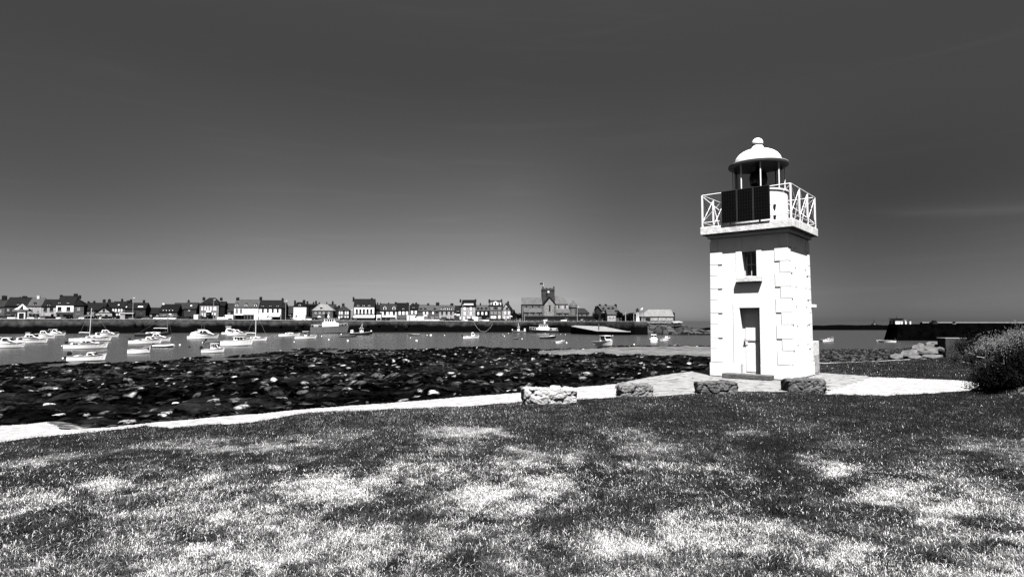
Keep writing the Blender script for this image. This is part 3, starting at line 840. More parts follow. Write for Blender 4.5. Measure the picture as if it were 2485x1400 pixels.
# ladder stubs on the east wall, meter cupboard and flue at the back corner
for k in range(6):
    z = .95 + k * .56
    for yy in (-.42, .62):
        x = wall_half(z)
        MB().cyl((x - .02, yy, z), (x + .018, yy, z + .002), .014, n=6).build('ladder_stub', M['black'], lh)
b = MB(); b.box(.55, HB + .001, HL + .001, HL + .72, 0, 1.02); cup = bevel(b.build('meter_cupboard', M['white_stain'], lh), .01)
MB().box(HB + .0015, HB + .012, HL + .06, HL + .66, .06, .6).build('cupboard_door', mat('rusty_panel', .38, .8, .6, 6, .3, 20), cup)
b = MB(); b.box(.75, HB - .03, HB - .02, HB + .17, 1.02, 2.05); b.build('flue', M['white_rough'], lh)
b = MB(); b.box(.5, HB + .03, HB - .05, HB + .5, 2.06, 2.16); bevel(b.build('flue_shelf', M['white'], lh), .01)

# rubble-stone blocks between the lawn and the terrace
def stone_block(px0, px1, pyb, pyt, dep, m, label, seed):
    a, c = at_z(px0, pyb, 0), at_z(px1, pyb, 0)
    y0 = (a.y + c.y) / 2; x0, x1 = at_y(px0 + 0, pyb, y0).x, at_y(px1, pyb, y0).x
    h = at_y(px0, pyt, y0).z
    w = x1 - x0
    nx, ny, nz_ = 44, 20, 18
    vs = []; fs = []; key = {}
    def vid(i, j, k):
        if (i, j, k) not in key:
            key[(i, j, k)] = len(vs); vs.append((i / nx, j / ny, k / nz_))
        return key[(i, j, k)]
    for i in range(nx):
        for k in range(nz_):
            fs.append((vid(i, 0, k), vid(i + 1, 0, k), vid(i + 1, 0, k + 1), vid(i, 0, k + 1))); fs.append((vid(i, ny, k + 1), vid(i + 1, ny, k + 1), vid(i + 1, ny, k), vid(i, ny, k)))
    for j in range(ny):
        for k in range(nz_):
            fs.append((vid(0, j + 1, k), vid(0, j, k), vid(0, j, k + 1), vid(0, j + 1, k + 1))); fs.append((vid(nx, j, k), vid(nx, j + 1, k), vid(nx, j + 1, k + 1), vid(nx, j, k + 1)))
    for i in range(nx):
        for j in range(ny):
            fs.append((vid(i, j, nz_), vid(i + 1, j, nz_), vid(i + 1, j + 1, nz_), vid(i, j + 1, nz_)))
    P = np.array(vs)
    C = (P - [.5, .5, .4]) * 2
    rnd = (np.abs(C) ** 8).sum(1) ** (1 / 8.)
    Q = (P - [.5, .5, 0]) * [w, dep, h]
    k1 = Q[:, 0] * 3.6 + seed + .5 * fbm(Q[:, 0] * 5 + seed, Q[:, 2] * 6, seed + 2, 3); k2 = Q[:, 2] * 5.2 + Q[:, 1] * 3.8 + .5 * fbm(Q[:, 0] * 5 + 8, Q[:, 2] * 6 + seed, seed + 3, 3)
    d1, d2, q1, q2 = cells(k1, k2, seed)
    gap = np.clip((d2 - d1) / .11, 0, 1)
    off = -.055 * (1 - gap) ** 1.5 + .055 * (q1 - .5) + .06 * (fbm(k1 * 3.5, k2 * 3.5, seed, 5) - .5)
    nrm = np.sign(C) * np.abs(C) ** 7; nrm /= np.linalg.norm(nrm, axis=1)[:, None] + 1e-9
    Q = Q / np.clip(rnd, .96, 1.25)[:, None] * [1, 1, 1] + nrm * off[:, None]
    Q[:, 2] = np.maximum(Q[:, 2], -.05)
    o = np_mesh('stone_block', Q, np.array(fs), [m], smooth=True)
    o.location = ((x0 + x1) / 2, y0 + dep / 2, land_z(np.array([(x0 + x1) / 2]), np.array([y0 + dep / 2]))[0] - .02)
    return tag(o, label, 'stone block', 'rubble stone blocks at the lawn edge')
stone_block(1270, 1399, 980, 934, .62, M['granite_lt'], 'pale sunlit rubble block standing alone on the white path', 3)
stone_block(1505, 1588, 962, 925, .42, M['granite_mid'], 'short rubble block with dark end where sand path meets flagstones', 9)
stone_block(1696, 1795, 956, 920, .42, M['granite_dk'], 'low grey rubble block straight in front of the lighthouse step', 14)
stone_block(1916, 2007, 952, 914, .45, M['granite_dk'], 'rubble block with black end below the lighthouse corner nearest the sand patch', 21)
# ==== begin town
# ------------------------------------------------------------------ the quay and the town across the water
QD = [(-420, 240), (-100, 248), (0, 251), (600, 277), (1000, 288), (1230, 287), (1300, 283), (1420, 262), (1475, 247), (1540, 233), (1572, 233)]
QY = [(-420, 775), (0, 775), (300, 775.4), (520, 776.3), (700, 777.6), (1000, 779.5), (1250, 780.8), (1540, 780.9), (1700, 780.9)]
def lerp(tab, x):
    xs = [p[0] for p in tab]; ys = [p[1] for p in tab]
    return float(np.interp(x, xs, ys))
def qd(px): return lerp(QD, px)
def qz(px): return at_y(px, lerp(QY, px), qd(px)).z
M['quay'] = None
def quay_material():
    m = mat('tidal_quay_stone', 0.05, 0.9, 0.75, 0.5, 0.6, 2.2, spec=.04)
    t = m.node_tree; b = t.nodes['Principled BSDF']
    src = b.inputs['Base Color'].links[0].from_socket
    c = t.nodes.new('ShaderNodeTexCoord'); sx = t.nodes.new('ShaderNodeSeparateXYZ'); t.links.new(c.outputs['Object'], sx.inputs[0])
    n = t.nodes.new('ShaderNodeTexNoise'); n.inputs['Scale'].default_value = .22; n.inputs['Detail'].default_value = 5; t.links.new(c.outputs['Object'], n.inputs['Vector'])
    k = t.nodes.new('ShaderNodeMath'); k.operation = 'MULTIPLY_ADD'; k.inputs[1].default_value = 3.2; t.links.new(n.outputs[0], k.inputs[0]); t.links.new(sx.outputs['Z'], k.inputs[2])
    r = t.nodes.new('ShaderNodeMapRange'); r.inputs['From Min'].default_value = -1.5; r.inputs['From Max'].default_value = 0.2; r.inputs['To Min'].default_value = .03; r.inputs['To Max'].default_value = 1
    t.links.new(k.outputs[0], r.inputs['Value'])
    q = t.nodes.new('ShaderNodeMath'); q.operation = 'MULTIPLY'; t.links.new(src, q.inputs[0]); t.links.new(r.outputs[0], q.inputs[1]); t.links.new(q.outputs[0], b.inputs['Base Color'])
    return m
M['quay'] = quay_material()
M['road'] = mat('quay_road', .025, .9, .3, .5)
qpx = list(range(-420, 1301, 40)) + [1340, 1380, 1420, 1448, 1475, 1505, 1540, 1560, 1572]
front = [Vector((at_y(p, 780, qd(p)).x, qd(p), qz(p))) for p in qpx]
quay = thing('quay_wall', 'long stone harbour quay, black with weed below, along the town', 'quay', front[12])
b = MB(); o = front[12]
n = len(front)
vs = [(p.x - o.x, p.y - o.y, WATER - 1.5 - o.z) for p in front] + [(p.x - o.x, p.y + .5 - o.y, -o.z + p.z) for p in front] + [(p.x - o.x, p.y + 4 - o.y, p.z - o.z) for p in front]
b.add(vs, [(i, i + 1, i + 1 + n, i + n) for i in range(n - 1)] + [(i + n, i + 1 + n, i + 1 + 2 * n, i + 2 * n) for i in range(n - 1)])
b.build('wall_face', M['quay'], quay)
b = MB()
for a, c in zip(front[:-1], front[1:]):
    b.add([(a.x - o.x, a.y + .35 - o.y, a.z - o.z + .02), (c.x - o.x, c.y + .35 - o.y, c.z - o.z + .02), (c.x - o.x, c.y + .35 - o.y, c.z - o.z + .26), (a.x - o.x, a.y + .35 - o.y, a.z - o.z + .26),
           (a.x - o.x, a.y + 1.1 - o.y, a.z - o.z + .26), (c.x - o.x, c.y + 1.1 - o.y, c.z - o.z + .26)], [(0, 1, 2, 3), (3, 2, 5, 4)])
b.build('coping', M['w_light'], quay)
vs = [(p.x, p.y + 3.9, p.z - .01) for p in front] + [(p.x * 1.5, p.y + 130, p.z + .3) for p in front]
tag(MB().add(vs, [(i, i + 1, i + 1 + n, i + n) for i in range(n - 1)]).build('quay_road', M['road']), kind='structure')

class Fr:
    """a facade plane standing on the quay: local x along it, y into the building, z up from the ground"""
    def __init__(s, name, label, cat, x0, x1, set=14, turn=0.0, base=None, group=None):
        s.A = Vector((at_y(x0, 775, qd(x0) + set).x, qd(x0) + set, 0))
        c = (x0 + x1) / 2
        a0 = Vector((at_y(c - 30, 775, qd(c - 30)).x, qd(c - 30), 0)); a1 = Vector((at_y(c + 30, 775, qd(c + 30)).x, qd(c + 30), 0))
        s.rz = (math.atan2(a1.y - a0.y, a1.x - a0.x) if c < 1262 else 0.03) + turn
        s.u = Vector((math.cos(s.rz), math.sin(s.rz), 0)); s.n = Vector((-math.sin(s.rz), math.cos(s.rz), 0))
        s.z0 = qz(min(c, 1560)) - .05 if base is None else base
        s.A.z = s.z0
        s.root = thing(name, label, cat, s.A, s.rz, group)
        s.w = s.L(x1, 760)[0]
        s.mats = {}
    def L(s, px, py, y=0.0):
        d = ray(px, py); o = Vector((0, 0, EYE)); p0 = s.A + s.n * y
        t = (p0 - o).dot(s.n) / d.dot(s.n); p = o + d * t
        return (p - s.A).dot(s.u), p.z - s.z0
    def put(s, b, name, m, parent=None): return b.build(name, m, parent or s.root)
    def window(s, px, py, w, h, style='d', y=0.0):
        x0, zt = s.L(px - w / 2, py - h / 2, y); x1, zb = s.L(px + w / 2, py + h / 2, y)
        if style == 'c':
            b = MB().box(x0, x1, y - .07, y - .005, zb, zt)
            b.m(1).box(x0 + (x1 - x0) * .47, x0 + (x1 - x0) * .53, y - .075, y - .0705, zb + .1, zt - .1)
            b.box(x0 - .14, x0 - .01, y - .04, y - .005, zb - .05, zt + .1); b.box(x1 + .01, x1 + .14, y - .04, y - .005, zb - .05, zt + .1); b.box(x0 - .01, x1 + .01, y - .04, y - .005, zt + .01, zt + .12)
            return s.put(b, 'shuttered_window', [M['frame_bright'], M['w_dark']])
        b = MB().box(x0, x1, y - .03, y - .005, zb, zt)
        k = 1
        b.m(k); f = min(.1, (x1 - x0) * .12)
        b.box(x0, x0 + f, y - .06, y - .031, zb, zt); b.box(x1 - f, x1, y - .06, y - .031, zb, zt); xm = (x0 + x1) / 2; b.box(xm - f / 2, xm + f / 2, y - .06, y - .031, zb, zt)
        o = s.put(b, 'window', [M['glass'], M['w_dark'] if style == 'k' else M['frame_bright']])
        b = MB().box(x0 - .1, x1 + .1, y - .16, y - .004, zb - .16, zb - .002)
        s.put(b, 'sill', M['w_light'], o)
        if style == 's':
            sw = (x1 - x0) * .62
            for q0, q1 in ((x0 - sw - .02, x0 - .02), (x1 + .02, x1 + sw + .02)):
                s.put(MB().box(q0, q1, y - .09, y - .003, zb, zt), 'shutter', M['frame_bright'], o)
        return o
    def chimney(s, px, w, top, z_under, y=3.5, m='chim', dep=.8):
        x0, zt = s.L(px - w / 2, top, y); x1, _ = s.L(px + w / 2, top, y)
        b = MB().box(x0, x1, y - dep / 2, y + dep / 2, z_under, zt - .25); b.box(x0 - .07, x1 + .07, y - dep / 2 - .07, y + dep / 2 + .07, zt - .249, zt - .1)
        o = s.put(b, 'chimney', M[m])
        k = max(1, min(3, int((x1 - x0) / .55)))
        for i in range(k): s.put(MB().cyl((x0 + (i + .5) * (x1 - x0) / k, y, zt - .1), (x0 + (i + .5) * (x1 - x0) / k, y, zt + .28), .12, .1, 6), 'chimney_pot', M['chim'], o)
        return o
    def roofz(s, y): return s.ze + (s.zr - s.ze) * max(0, 1 - abs(y - s.dep / 2) / (s.dep / 2))
    def dormer(s, px, pyb, w, h, wm='w_white', rm='r_dark', style='d'):
        # stands on the front slope: its face where the slope meets the sill height
        y = .6
        for _ in range(8):
            z = s.L(px, pyb, y)[1]
            y = max(.15, min(s.dep * .4, (z - s.ze) / max(.2, s.zr - s.ze) * s.dep / 2))
        x0, zb = s.L(px - w / 2, pyb, y); x1, zt = s.L(px + w / 2, pyb - h, y)
        zh = zb + (zt - zb) * .68; xm = (x0 + x1) / 2; back = y + 1.9
        b = MB().prism([(x0, zb - .3), (x1, zb - .3), (x1, zh), (xm, zt - .08), (x0, zh)], y, back)
        o = s.put(b, 'dormer', M[wm])
        e = .13
        r = MB().prism([(x0 - e, zh - .05), (x0 - e, zh + .07), (xm, zt + .06), (x1 + e, zh + .07), (x1 + e, zh - .05), (xm, zt - .06)], y - .16, back + .3)
        s.put(r, 'dormer_roof', M[rm], o)
        g_ = (x1 - x0) * .2
        if style == 'd': s.put(MB().box(x0 + g_, x1 - g_, y - .03, y - .004, zb + .1, zh - .02), 'dormer_window', M['glass'], o)
        return o
    def skylight(s, px, py, w, h, m='frame_bright'):
        y = 1.0
        for _ in range(8):
            z = s.L(px, py, y)[1]; y = max(.2, min(s.dep * .45, (z - s.ze) / max(.2, s.zr - s.ze) * s.dep / 2))
        x0, _z = s.L(px - w / 2, py, y); x1, _z = s.L(px + w / 2, py, y)
        sl = (s.zr - s.ze) / (s.dep / 2); dy = max(.25, h * .11)
        f = lambda yy, k: s.ze + sl * yy + k
        vs = [(x0, y - dy, f(y - dy, .1)), (x1, y - dy, f(y - dy, .1)), (x1, y + dy, f(y + dy, .1)), (x0, y + dy, f(y + dy, .1)), (x0, y - dy, f(y - dy, .3)), (x1, y - dy, f(y - dy, .3)), (x1, y + dy, f(y + dy, .3)), (x0, y + dy, f(y + dy, .3))]
        s.put(MB().add(vs, [(3, 2, 1, 0), (4, 5, 6, 7), (0, 1, 5, 4), (1, 2, 6, 5), (2, 3, 7, 6), (3, 0, 4, 7)]), 'skylight', M[m])
    def body(s, e, r, wall, roof, kind='gable', dep=8.0, rx=None, gables=None, ov=.25):
        s.dep = dep
        s.ze = s.L((0 + 0), e, 0)[1]
        s.ze = s.L(620, e, 0)[1] if False else at_y(1242, e, s.A.dot(Vector((0, 1, 0))) + s.u.y * s.w / 2).z - s.z0
        s.zr = at_y(1242, r, s.A.y + s.u.y * s.w / 2 + dep / 2).z - s.z0
        w, ze, zr = s.w, s.ze, s.zr
        if kind == 'gable':
            b = MB().prism([(0, -.6), (dep, -.6), (dep, ze), (dep / 2, zr - .12), (0, ze)], 0, w, 'x')
            s.wall = s.put(b, 'wall', M[wall])
            sl = (zr - ze) / (dep / 2)
            b = MB().prism([(-ov, ze - ov * sl), (dep / 2, zr - .1), (dep + ov, ze - ov * sl), (dep + ov, ze - ov * sl + .2), (dep / 2, zr + .1), (-ov, ze - ov * sl + .2)], -.12, w + .12, 'x')
            s.roof = s.put(b, 'roof', M[roof])
            s.put(MB().box(-.1, w + .1, dep / 2 - .12, dep / 2 + .12, zr + .06, zr + .17), 'ridge_tiles', M['w_stone'], s.roof)
        elif kind == 'hip':
            s.wall = s.put(MB().box(0, w, 0, dep, -.6, ze), 'wall', M[wall])
            a, c = (s.L(rx[0], r, dep / 2)[0], s.L(rx[1], r, dep / 2)[0]) if rx else (w * .3, w * .7)
            vs = [(-ov, -ov, ze + .002), (w + ov, -ov, ze + .002), (w + ov, dep + ov, ze + .002), (-ov, dep + ov, ze + .002), (-ov, -ov, ze + .15), (w + ov, -ov, ze + .15), (w + ov, dep + ov, ze + .15), (-ov, dep + ov, ze + .15), (a, dep / 2, zr), (c, dep / 2, zr)]
            b = MB().add(vs, [(3, 2, 1, 0), (0, 1, 5, 4), (1, 2, 6, 5), (2, 3, 7, 6), (3, 0, 4, 7), (4, 5, 9, 8), (6, 7, 8, 9), (5, 6, 9), (7, 4, 8)])
            s.roof = s.put(b, 'roof', M[roof])
        elif kind == 'front':
            xm = s.L(rx[0], r, 0)[0] if rx else w / 2
            zr = s.zr = s.L(rx[0] if rx else 0, r, 0)[1]
            b = MB().prism([(0, -.6), (w, -.6), (w, ze), (xm, zr - .1), (0, ze)], 0, dep)
            s.wall = s.put(b, 'wall', M[wall])
            e_ = .3
            b = MB().prism([(-e_, ze - e_), (xm, zr - .08), (w + e_, ze - e_), (w + e_, ze - e_ + .22), (xm, zr + .14), (-e_, ze - e_ + .22)], -.35, dep + .1)
            s.roof = s.put(b, 'roof', M[roof])
        elif kind == 'mansard':
            s.wall = s.put(MB().box(0, w, 0, dep, -.6, ze), 'wall', M[wall])
            i = .09 * w
            vs = [(-.15, -.15, ze + .002), (w + .15, -.15, ze + .002), (w + .15, dep, ze + .002), (-.15, dep, ze + .002), (i, 1.1, zr), (w - i, 1.1, zr), (w - i, dep - 1, zr), (i, dep - 1, zr)]
            s.zr_slope = zr; s.roof = s.put(MB().add(vs, [(3, 2, 1, 0), (4, 5, 6, 7), (0, 1, 5, 4), (1, 2, 6, 5), (2, 3, 7, 6), (3, 0, 4, 7)]), 'roof', M[roof])
            s.dep = 2.4
        b = MB().box(-.02, w + .02, -.1, -.003, ze - .28, ze - .06)
        s.put(b, 'gutter', M['w_dark'])
        return s
    def awning(s, x0, x1, yt, yb, out=2.2, m='canvas'):
        a, zt = s.L(x0, yt, -.02); c, _ = s.L(x1, yt, -.02); zb = s.L(x0, yb, -out)[1]
        b = MB().add([(a, -.01, zt), (c, -.01, zt), (c, -out, zb + .25), (a, -out, zb + .25), (c, -out, zb), (a, -out, zb), (a, -.01, zt - .08), (c, -.01, zt - .08), (c, -out + .05, zb + .17), (a, -out + .05, zb + .17)],
                      [(0, 3, 2, 1), (3, 5, 4, 2), (6, 7, 8, 9), (0, 6, 9, 3), (1, 2, 8, 7)])
        return s.put(b, 'awning', M[m])
    def shopfront(s, x0, x1, yt, yb, m='glass', n=3):
        a, zt = s.L(x0, yt, 0); c, zb = s.L(x1, yb, 0); zb = max(zb, .05)
        b = MB().box(a, c, -.05, -.005, zb, zt); b.m(1)
        for i in range(n + 1):
            xx = a + (c - a) * i / n; b.box(xx - .07, xx + .07, -.1, -.051, zb, zt)
        b.box(a, c, -.1, -.051, zt - .25, zt)
        return s.put(b, 'shopfront', [M[m], M['w_pale']])
M['frame_bright'] = mat('white_shutter_paint', 0.78, .6, .06, 3)
HG = 'houses along the quay'
def house(label, x0, x1, e, r, wall, roof, kind='gable', set=14, dep=8.0, rx=None, turn=0.0, ch=(), win=(), dor=(), sky=(), group=HG, cat='house', name='house'):
    h = Fr(name, label, cat, x0, x1, set, turn, group=group)
    h.body(e, r, wall, roof, kind, dep, rx)
    for c in ch:
        px, w, top = c[:3]; h.chimney(px, w, top, h.zr - 1.4, y=dep / 2 if kind != 'mansard' else 1.6, m=c[3] if len(c) > 3 else 'chim')
    for w in win: h.window(*w)
    for d in dor: h.dormer(*d)
    for k in sky: h.skylight(*k)
    return h
def row(xs, py, w, h, st='d'): return [(x, py, w, h, st) for x in xs]

# the row of houses, from the carousel end to the church
house('grey gabled cottage at the very start of the quay row', -24, 11, 744, 727, 'w_stone', 'r_mid', win=row((-14, 0), 755, 5, 7))
house('low dark cottage behind the carousel with wide chimney stack', 11, 66, 742, 722, 'w_mid', 'r_dark', ch=((11, 11, 717.5), (49, 4, 720.5), (60, 11, 718.5)), win=row((20, 84 - 50), 752, 4, 6), dor=((44, 741, 5, 6),))
house('cream cottage under paler slates beside the carousel', 66, 99.5, 742, 724, 'w_light', 'r_light', ch=((94, 6, 716.5, 'chim_white'),), win=row((78, 92), 752, 5, 7), dor=((84, 741.5, 5, 8, 'w_light'),)).shopfront(70, 95, 760, 772)
house('grey rendered house with two large dark windows', 99.5, 136, 743.5, 727, 'w_light', 'r_dark', win=row((110, 125), 751, 8, 9, 'k') + row((127,), 766, 6, 9, 'k') + row((106,), 764, 6, 4), dor=((118.5, 743, 7, 8, 'w_light'),))
h = house('tall steep-roofed shop house with white framed upper front', 136, 179, 740, 718.5, 'w_pale', 'r_dark', ch=((149, 6, 715.5), (184, 9, 712.5), (194, 5, 716.5)), dor=((144, 737, 5, 6), (165, 737, 5, 6)))
x0, z1 = h.L(137, 741); x1, z0 = h.L(178.5, 757)
h.put(MB().box(x0, x1, -.2, -.11, z0, z1), 'white_fascia', M['frame_bright'])
h.window(144.5, 749, 9, 9, 'k', -.21); h.window(166, 749, 9, 9, 'k', -.21)
h.shopfront(138, 178, 760, 773)
h.awning(139, 177, 758, 762, 1.6, 'canvas_dark')
house('narrow stone house with one upper window joined to the white framed shop', 179, 203, 742, 724, 'w_stone', 'r_black', kind='hip', rx=(176, 188), win=row((191,), 750, 5, 7))
house('long low dark roofed hall beside the gable-fronted house', 203, 252, 752, 735, 'w_mid', 'r_dark', set=16, ch=((215, 4, 731), (229, 4, 730)), win=row((212, 224), 760, 5, 5))
house('pale gable-fronted house with one dark central window', 232, 272, 758, 744, 'w_light', 'r_black', kind='front', rx=(252.5,), set=11, win=row((252, 753), 753, 5, 8, 'k')[:1] + row((244, 258), 766, 6, 5, 'k'))
house('dark roofed terrace standing behind the gable-fronted house', 250, 270, 748, 733.5, 'w_mid', 'r_dark', set=20, ch=((253, 6, 726.5), (265.5, 6, 726)))
house('stone house with two white shuttered upper windows', 269, 303, 747, 732, 'w_stone', 'r_dark', win=row((278, 292), 752.5, 4, 8, 's') + row((276, 287), 763.5, 4, 4, 's'), ch=((296.5, 4, 725),), sky=((288, 741, 3, 2),))
house('dark slate house with blue-grey long skylights and two tiny windows', 303, 353, 749, 735, 'w_mid', 'r_dark', ch=((311, 6, 729), (318, 5, 726.5), (349.5, 5, 728)), win=row((328, 343), 758, 3, 4, 'k'), sky=((305.5, 746, 5, 1.5), (341, 745.5, 12, 2)))
house('very low dark roofed outhouse between two slate houses', 353, 396, 761, 747, 'w_dark', 'r_dark', set=18, win=row((366, 382), 766, 4, 4))
house('cottage with two white box dormers low on a black roof', 386, 430, 757.5, 738, 'w_stone', 'r_black', set=12, kind='hip', rx=(394, 440), ch=((397.5, 5, 734, 'chim_white'),), dor=((400, 755.5, 10, 7), (415, 755.5, 10, 7)), win=row((399, 417), 765, 6, 4))
house('dark long-roofed barn behind the dormer cottage', 418, 482, 750, 735.5, 'w_dark', 'r_mid', set=22, ch=((458, 4, 728),))
house('plain grey gable wall house with small white skylights', 446, 476, 749, 734.5, 'w_mid', 'r_mid', set=15, sky=((464, 743, 4, 2),), win=row((459,), 753, 4, 4))
h = house('hipped villa with tall twin chimneys and white balcony', 484, 530.5, 739, 722.5, 'w_pale', 'r_dark', kind='hip', rx=(508, 523), dep=9, ch=((495, 6, 721.5), (537, 6, 722.5)), dor=((495, 739.5, 4, 5), (508.5, 739.5, 5, 5), (521, 739.5, 4, 5)),
          win=row((494.5, 508), 749, 4.5, 9, 's') + row((521,), 749, 8, 9, 'c') + row((494.5,), 764, 4, 8, 's') + row((518.5,), 762, 4, 6, 's'))
x0, z1 = h.L(502, 753.5); x1, z0 = h.L(513.5, 757.5)
h.put(MB().box(x0, x1, -1.1, -.01, z0, z1), 'balcony', M['frame_bright'])
h.awning(500, 510, 759, 765, 1.6, 'canvas_dark')
house('side wall of the hipped villa with its shade painted dark', 530.5, 545, 742, 732, 'w_dark', 'r_dark', set=15)  # villa's sunless side built apart, its shade put into the dark colour
house('low slate shed between villa and white shop terrace', 545, 568, 755, 736.5, 'w_mid', 'r_mid', set=18, win=row((556,), 760, 5, 4), dor=((551, 751, 6, 5, 'w_mid'),))
h = house('white terrace with pale slates and five tall shuttered windows', 567.5, 627, 745, 728, 'w_white', 'r_light', ch=((577, 7, 722), (633, 6, 720.5)), dor=((575, 744, 6, 9), (597, 744, 6, 9), (620, 744, 6, 9)),
          win=row((574.5, 585), 753.5, 6, 9, 'd') + row((596.5, 607.5, 619), 753.5, 6, 9, 'c'))
h.shopfront(570, 616, 763, 775, 'glass', 6)
h.awning(572, 592, 761.5, 764.5, 1.2)
h = house('white shop house with black roof and deep white awning', 629, 682, 746.5, 729, 'w_white', 'r_dark', ch=((686, 4.5, 723.5),), dor=((638, 744, 5, 5), (656, 744, 5, 5), (674, 744, 5, 5)), win=row((638, 650, 662, 674), 754, 4.5, 9, 'k'))
h.awning(629, 681, 760, 768.5, 2.6); h.shopfront(631, 680, 768, 776)
house('gable end of the white awning shop with its shade painted dark', 682.5, 691, 747, 735, 'w_dark', 'r_dark', set=14.3)  # shaded gable of the shop, the shade painted by its dark facade
house('low grey cottage set back behind the lamp post', 692, 712, 760, 743, 'w_mid', 'r_mid', set=24, win=row((702,), 764, 5, 3))
h = house('small white house with three tall pale windows outlined dark', 712, 743, 743.5, 733, 'w_white', 'r_black', kind='hip', rx=(722, 736), ch=((716, 4, 729), (738, 6, 728), (746, 4, 731)), win=row((717.5, 727, 737), 754, 5.5, 9, 'c'), dor=((727.5, 743, 5, 7),))
house('dark narrow house with chimneys behind the small white house', 743, 768, 742, 738, 'w_dark', 'r_dark', set=22, ch=((761, 3, 733), (767, 4, 730)))
house('stone house under a very pale hipped roof', 757.5, 808, 754, 738, 'w_stone', 'r_bright', kind='hip', rx=(775, 794), set=11, win=row((766, 776, 785.5, 798), 759, 4, 5), sky=((779.5, 749, 6, 4, 'glass'),))
house('dark house showing its roof behind the pale hipped roof', 785, 812, 752, 738.5, 'w_dark', 'r_mid', set=24, ch=((775, 3, 734), (793, 2, 733.5), (807.5, 4, 731)))
house('low black roof wedged beside the pyramid-roofed house', 808, 821, 764, 744.5, 'w_dark', 'r_black', set=20)
house('little stone house with pyramid roof and white shutters', 820, 847, 754, 741, 'w_stone', 'r_mid', kind='hip', rx=(832.5, 834), set=12, dep=7, ch=((823, 5, 741), (833, 6, 736.5)), win=row((827, 841.5), 759, 3.5, 8, 's') + row((826, 841), 770, 4, 6, 's'))
h = house('tall hotel house with long white awning and arched windows', 858, 909, 744.5, 726, 'w_mid', 'r_dark', ch=((858, 4, 721), (902.5, 5, 723)), dor=((869, 743.5, 5, 6), (882.5, 743.5, 5, 6), (895.5, 743.5, 5, 6)))
x0, z1 = h.L(860, 746); x1, z0 = h.L(908, 762)
h.put(MB().box(x0, x1, -.2, -.11, z0, z1), 'white_facade', M['frame_bright'])
for x in (866, 874.5, 883, 892, 901): h.window(x, 755, 5, 10, 'k', -.21)
h.awning(859.5, 910, 765, 771, 3.0); h.shopfront(860, 908, 771, 778)
house('narrow dark house with twin chimneys behind the awning hotel', 908, 923, 750, 740, 'w_dark', 'r_dark', set=22, ch=((911, 4, 736), (916.5, 3, 734.5)))
h = house('white rendered house with two arched dormers and side annex', 922, 962, 753.5, 737.5, 'w_white', 'r_mid', ch=((923.5, 3, 735), (943, 3, 734.5), (960, 4, 733)), dor=((934, 752, 7, 11), (956, 752, 7, 11)), win=row((934, 956), 759.5, 6, 7, 'k') + row((944.5,), 759, 3, 6, 'k'))
h.shopfront(925, 960, 769, 778)
house('white flat annex with black ground-floor opening', 913.5, 925, 761, 758, 'w_white', 'r_mid', set=11, win=row((919.5,), 774, 9, 6, 'k'))
house('dark roofed house with three closed white shutters', 962, 992, 753, 735.5, 'w_stone', 'r_black', ch=((962, 4, 734), (989, 4, 734)), dor=((978.5, 751.5, 4, 6),), win=row((970, 979, 987.5), 759.5, 5, 9, 'c')).shopfront(964, 990, 770, 778)
house('narrow charcoal house with two white shutters', 993, 1014.5, 749.5, 738, 'w_mid', 'r_dark', ch=((1002.5, 4, 735.5), (1010, 4, 734)), dor=((1003.5, 748, 4, 5),), win=row((1000, 1009), 758, 5, 8, 'c') + row((1004,), 769, 8, 6))
house('grey granite house with two pale arched windows', 1014.5, 1040, 754, 740, 'w_stone', 'r_light', ch=((1039, 5, 736),), dor=((1021, 752.5, 5, 5, 'w_stone'), (1031.5, 752.5, 5, 5, 'w_stone')), win=row((1028.5, 1037), 760, 4, 7, 'c') + row((1022, 1034), 771, 5, 6))
house('grey granite house with broad mid chimney and open window', 1040, 1066, 754, 741, 'w_stone', 'r_light', ch=((1062, 8, 734),), dor=((1055, 752.5, 5, 5, 'w_stone'),), win=row((1051, ), 759, 4, 7, 'c') + row((1060.5,), 759, 4, 7, 'k') + row((1049, 1060), 771, 5, 6))
h = house('pale plastered house with three white dormers', 1066, 1102, 753.5, 741, 'w_light', 'r_light', ch=((1096.5, 7, 736),), dor=((1073, 752, 6, 7), (1083, 752, 7, 8), (1093, 752, 6, 7)), win=row((1073, 1084, 1094.5), 759.5, 4.5, 7, 'k') + row((1094,), 770, 5, 5))
h.shopfront(1071, 1084, 768, 778, 'glass', 4)
house('low black roofed house beside the tall shuttered house', 1102, 1118, 758, 742, 'w_mid', 'r_dark', win=row((1105,), 761, 4, 6, 'c') + row((1112,), 764, 8, 4, 'c'), dor=((1111, 756.5, 4, 5),))
h = house('tall plaster house with flat black mansard and white attic strip', 1118.5, 1153.5, 744, 728, 'w_light', 'r_black', kind='mansard', ch=((1117.5, 4, 726.5), (1154, 4, 726)), win=row((1127.5, 1142.5), 748.5, 5, 8, 'c') + row((1127.5, 1142.5), 760.5, 5, 8, 'c') + row((1121.5, 1131, 1143.5), 771.5, 5, 7, 's'))
x0, z1 = h.L(1126, 736.5, .3); x1, z0 = h.L(1149, 740, .3)
h.put(MB().box(x0, x1, .05, 1.0, z0, z1), 'attic_window', [M['frame_bright']])
h = house('ivy covered house with three small dormers', 1154, 1188, 753.5, 741, 'w_ivy', 'r_light', ch=((1166, 3, 735.5),), dor=((1160, 752, 5, 6, 'w_stone'), (1169, 752, 5, 6, 'w_stone'), (1179.5, 752, 5, 6, 'w_stone')), win=row((1160.5, 1170.5, 1180), 760.5, 4.5, 7, 'c') + row((1165,), 771, 5, 5))
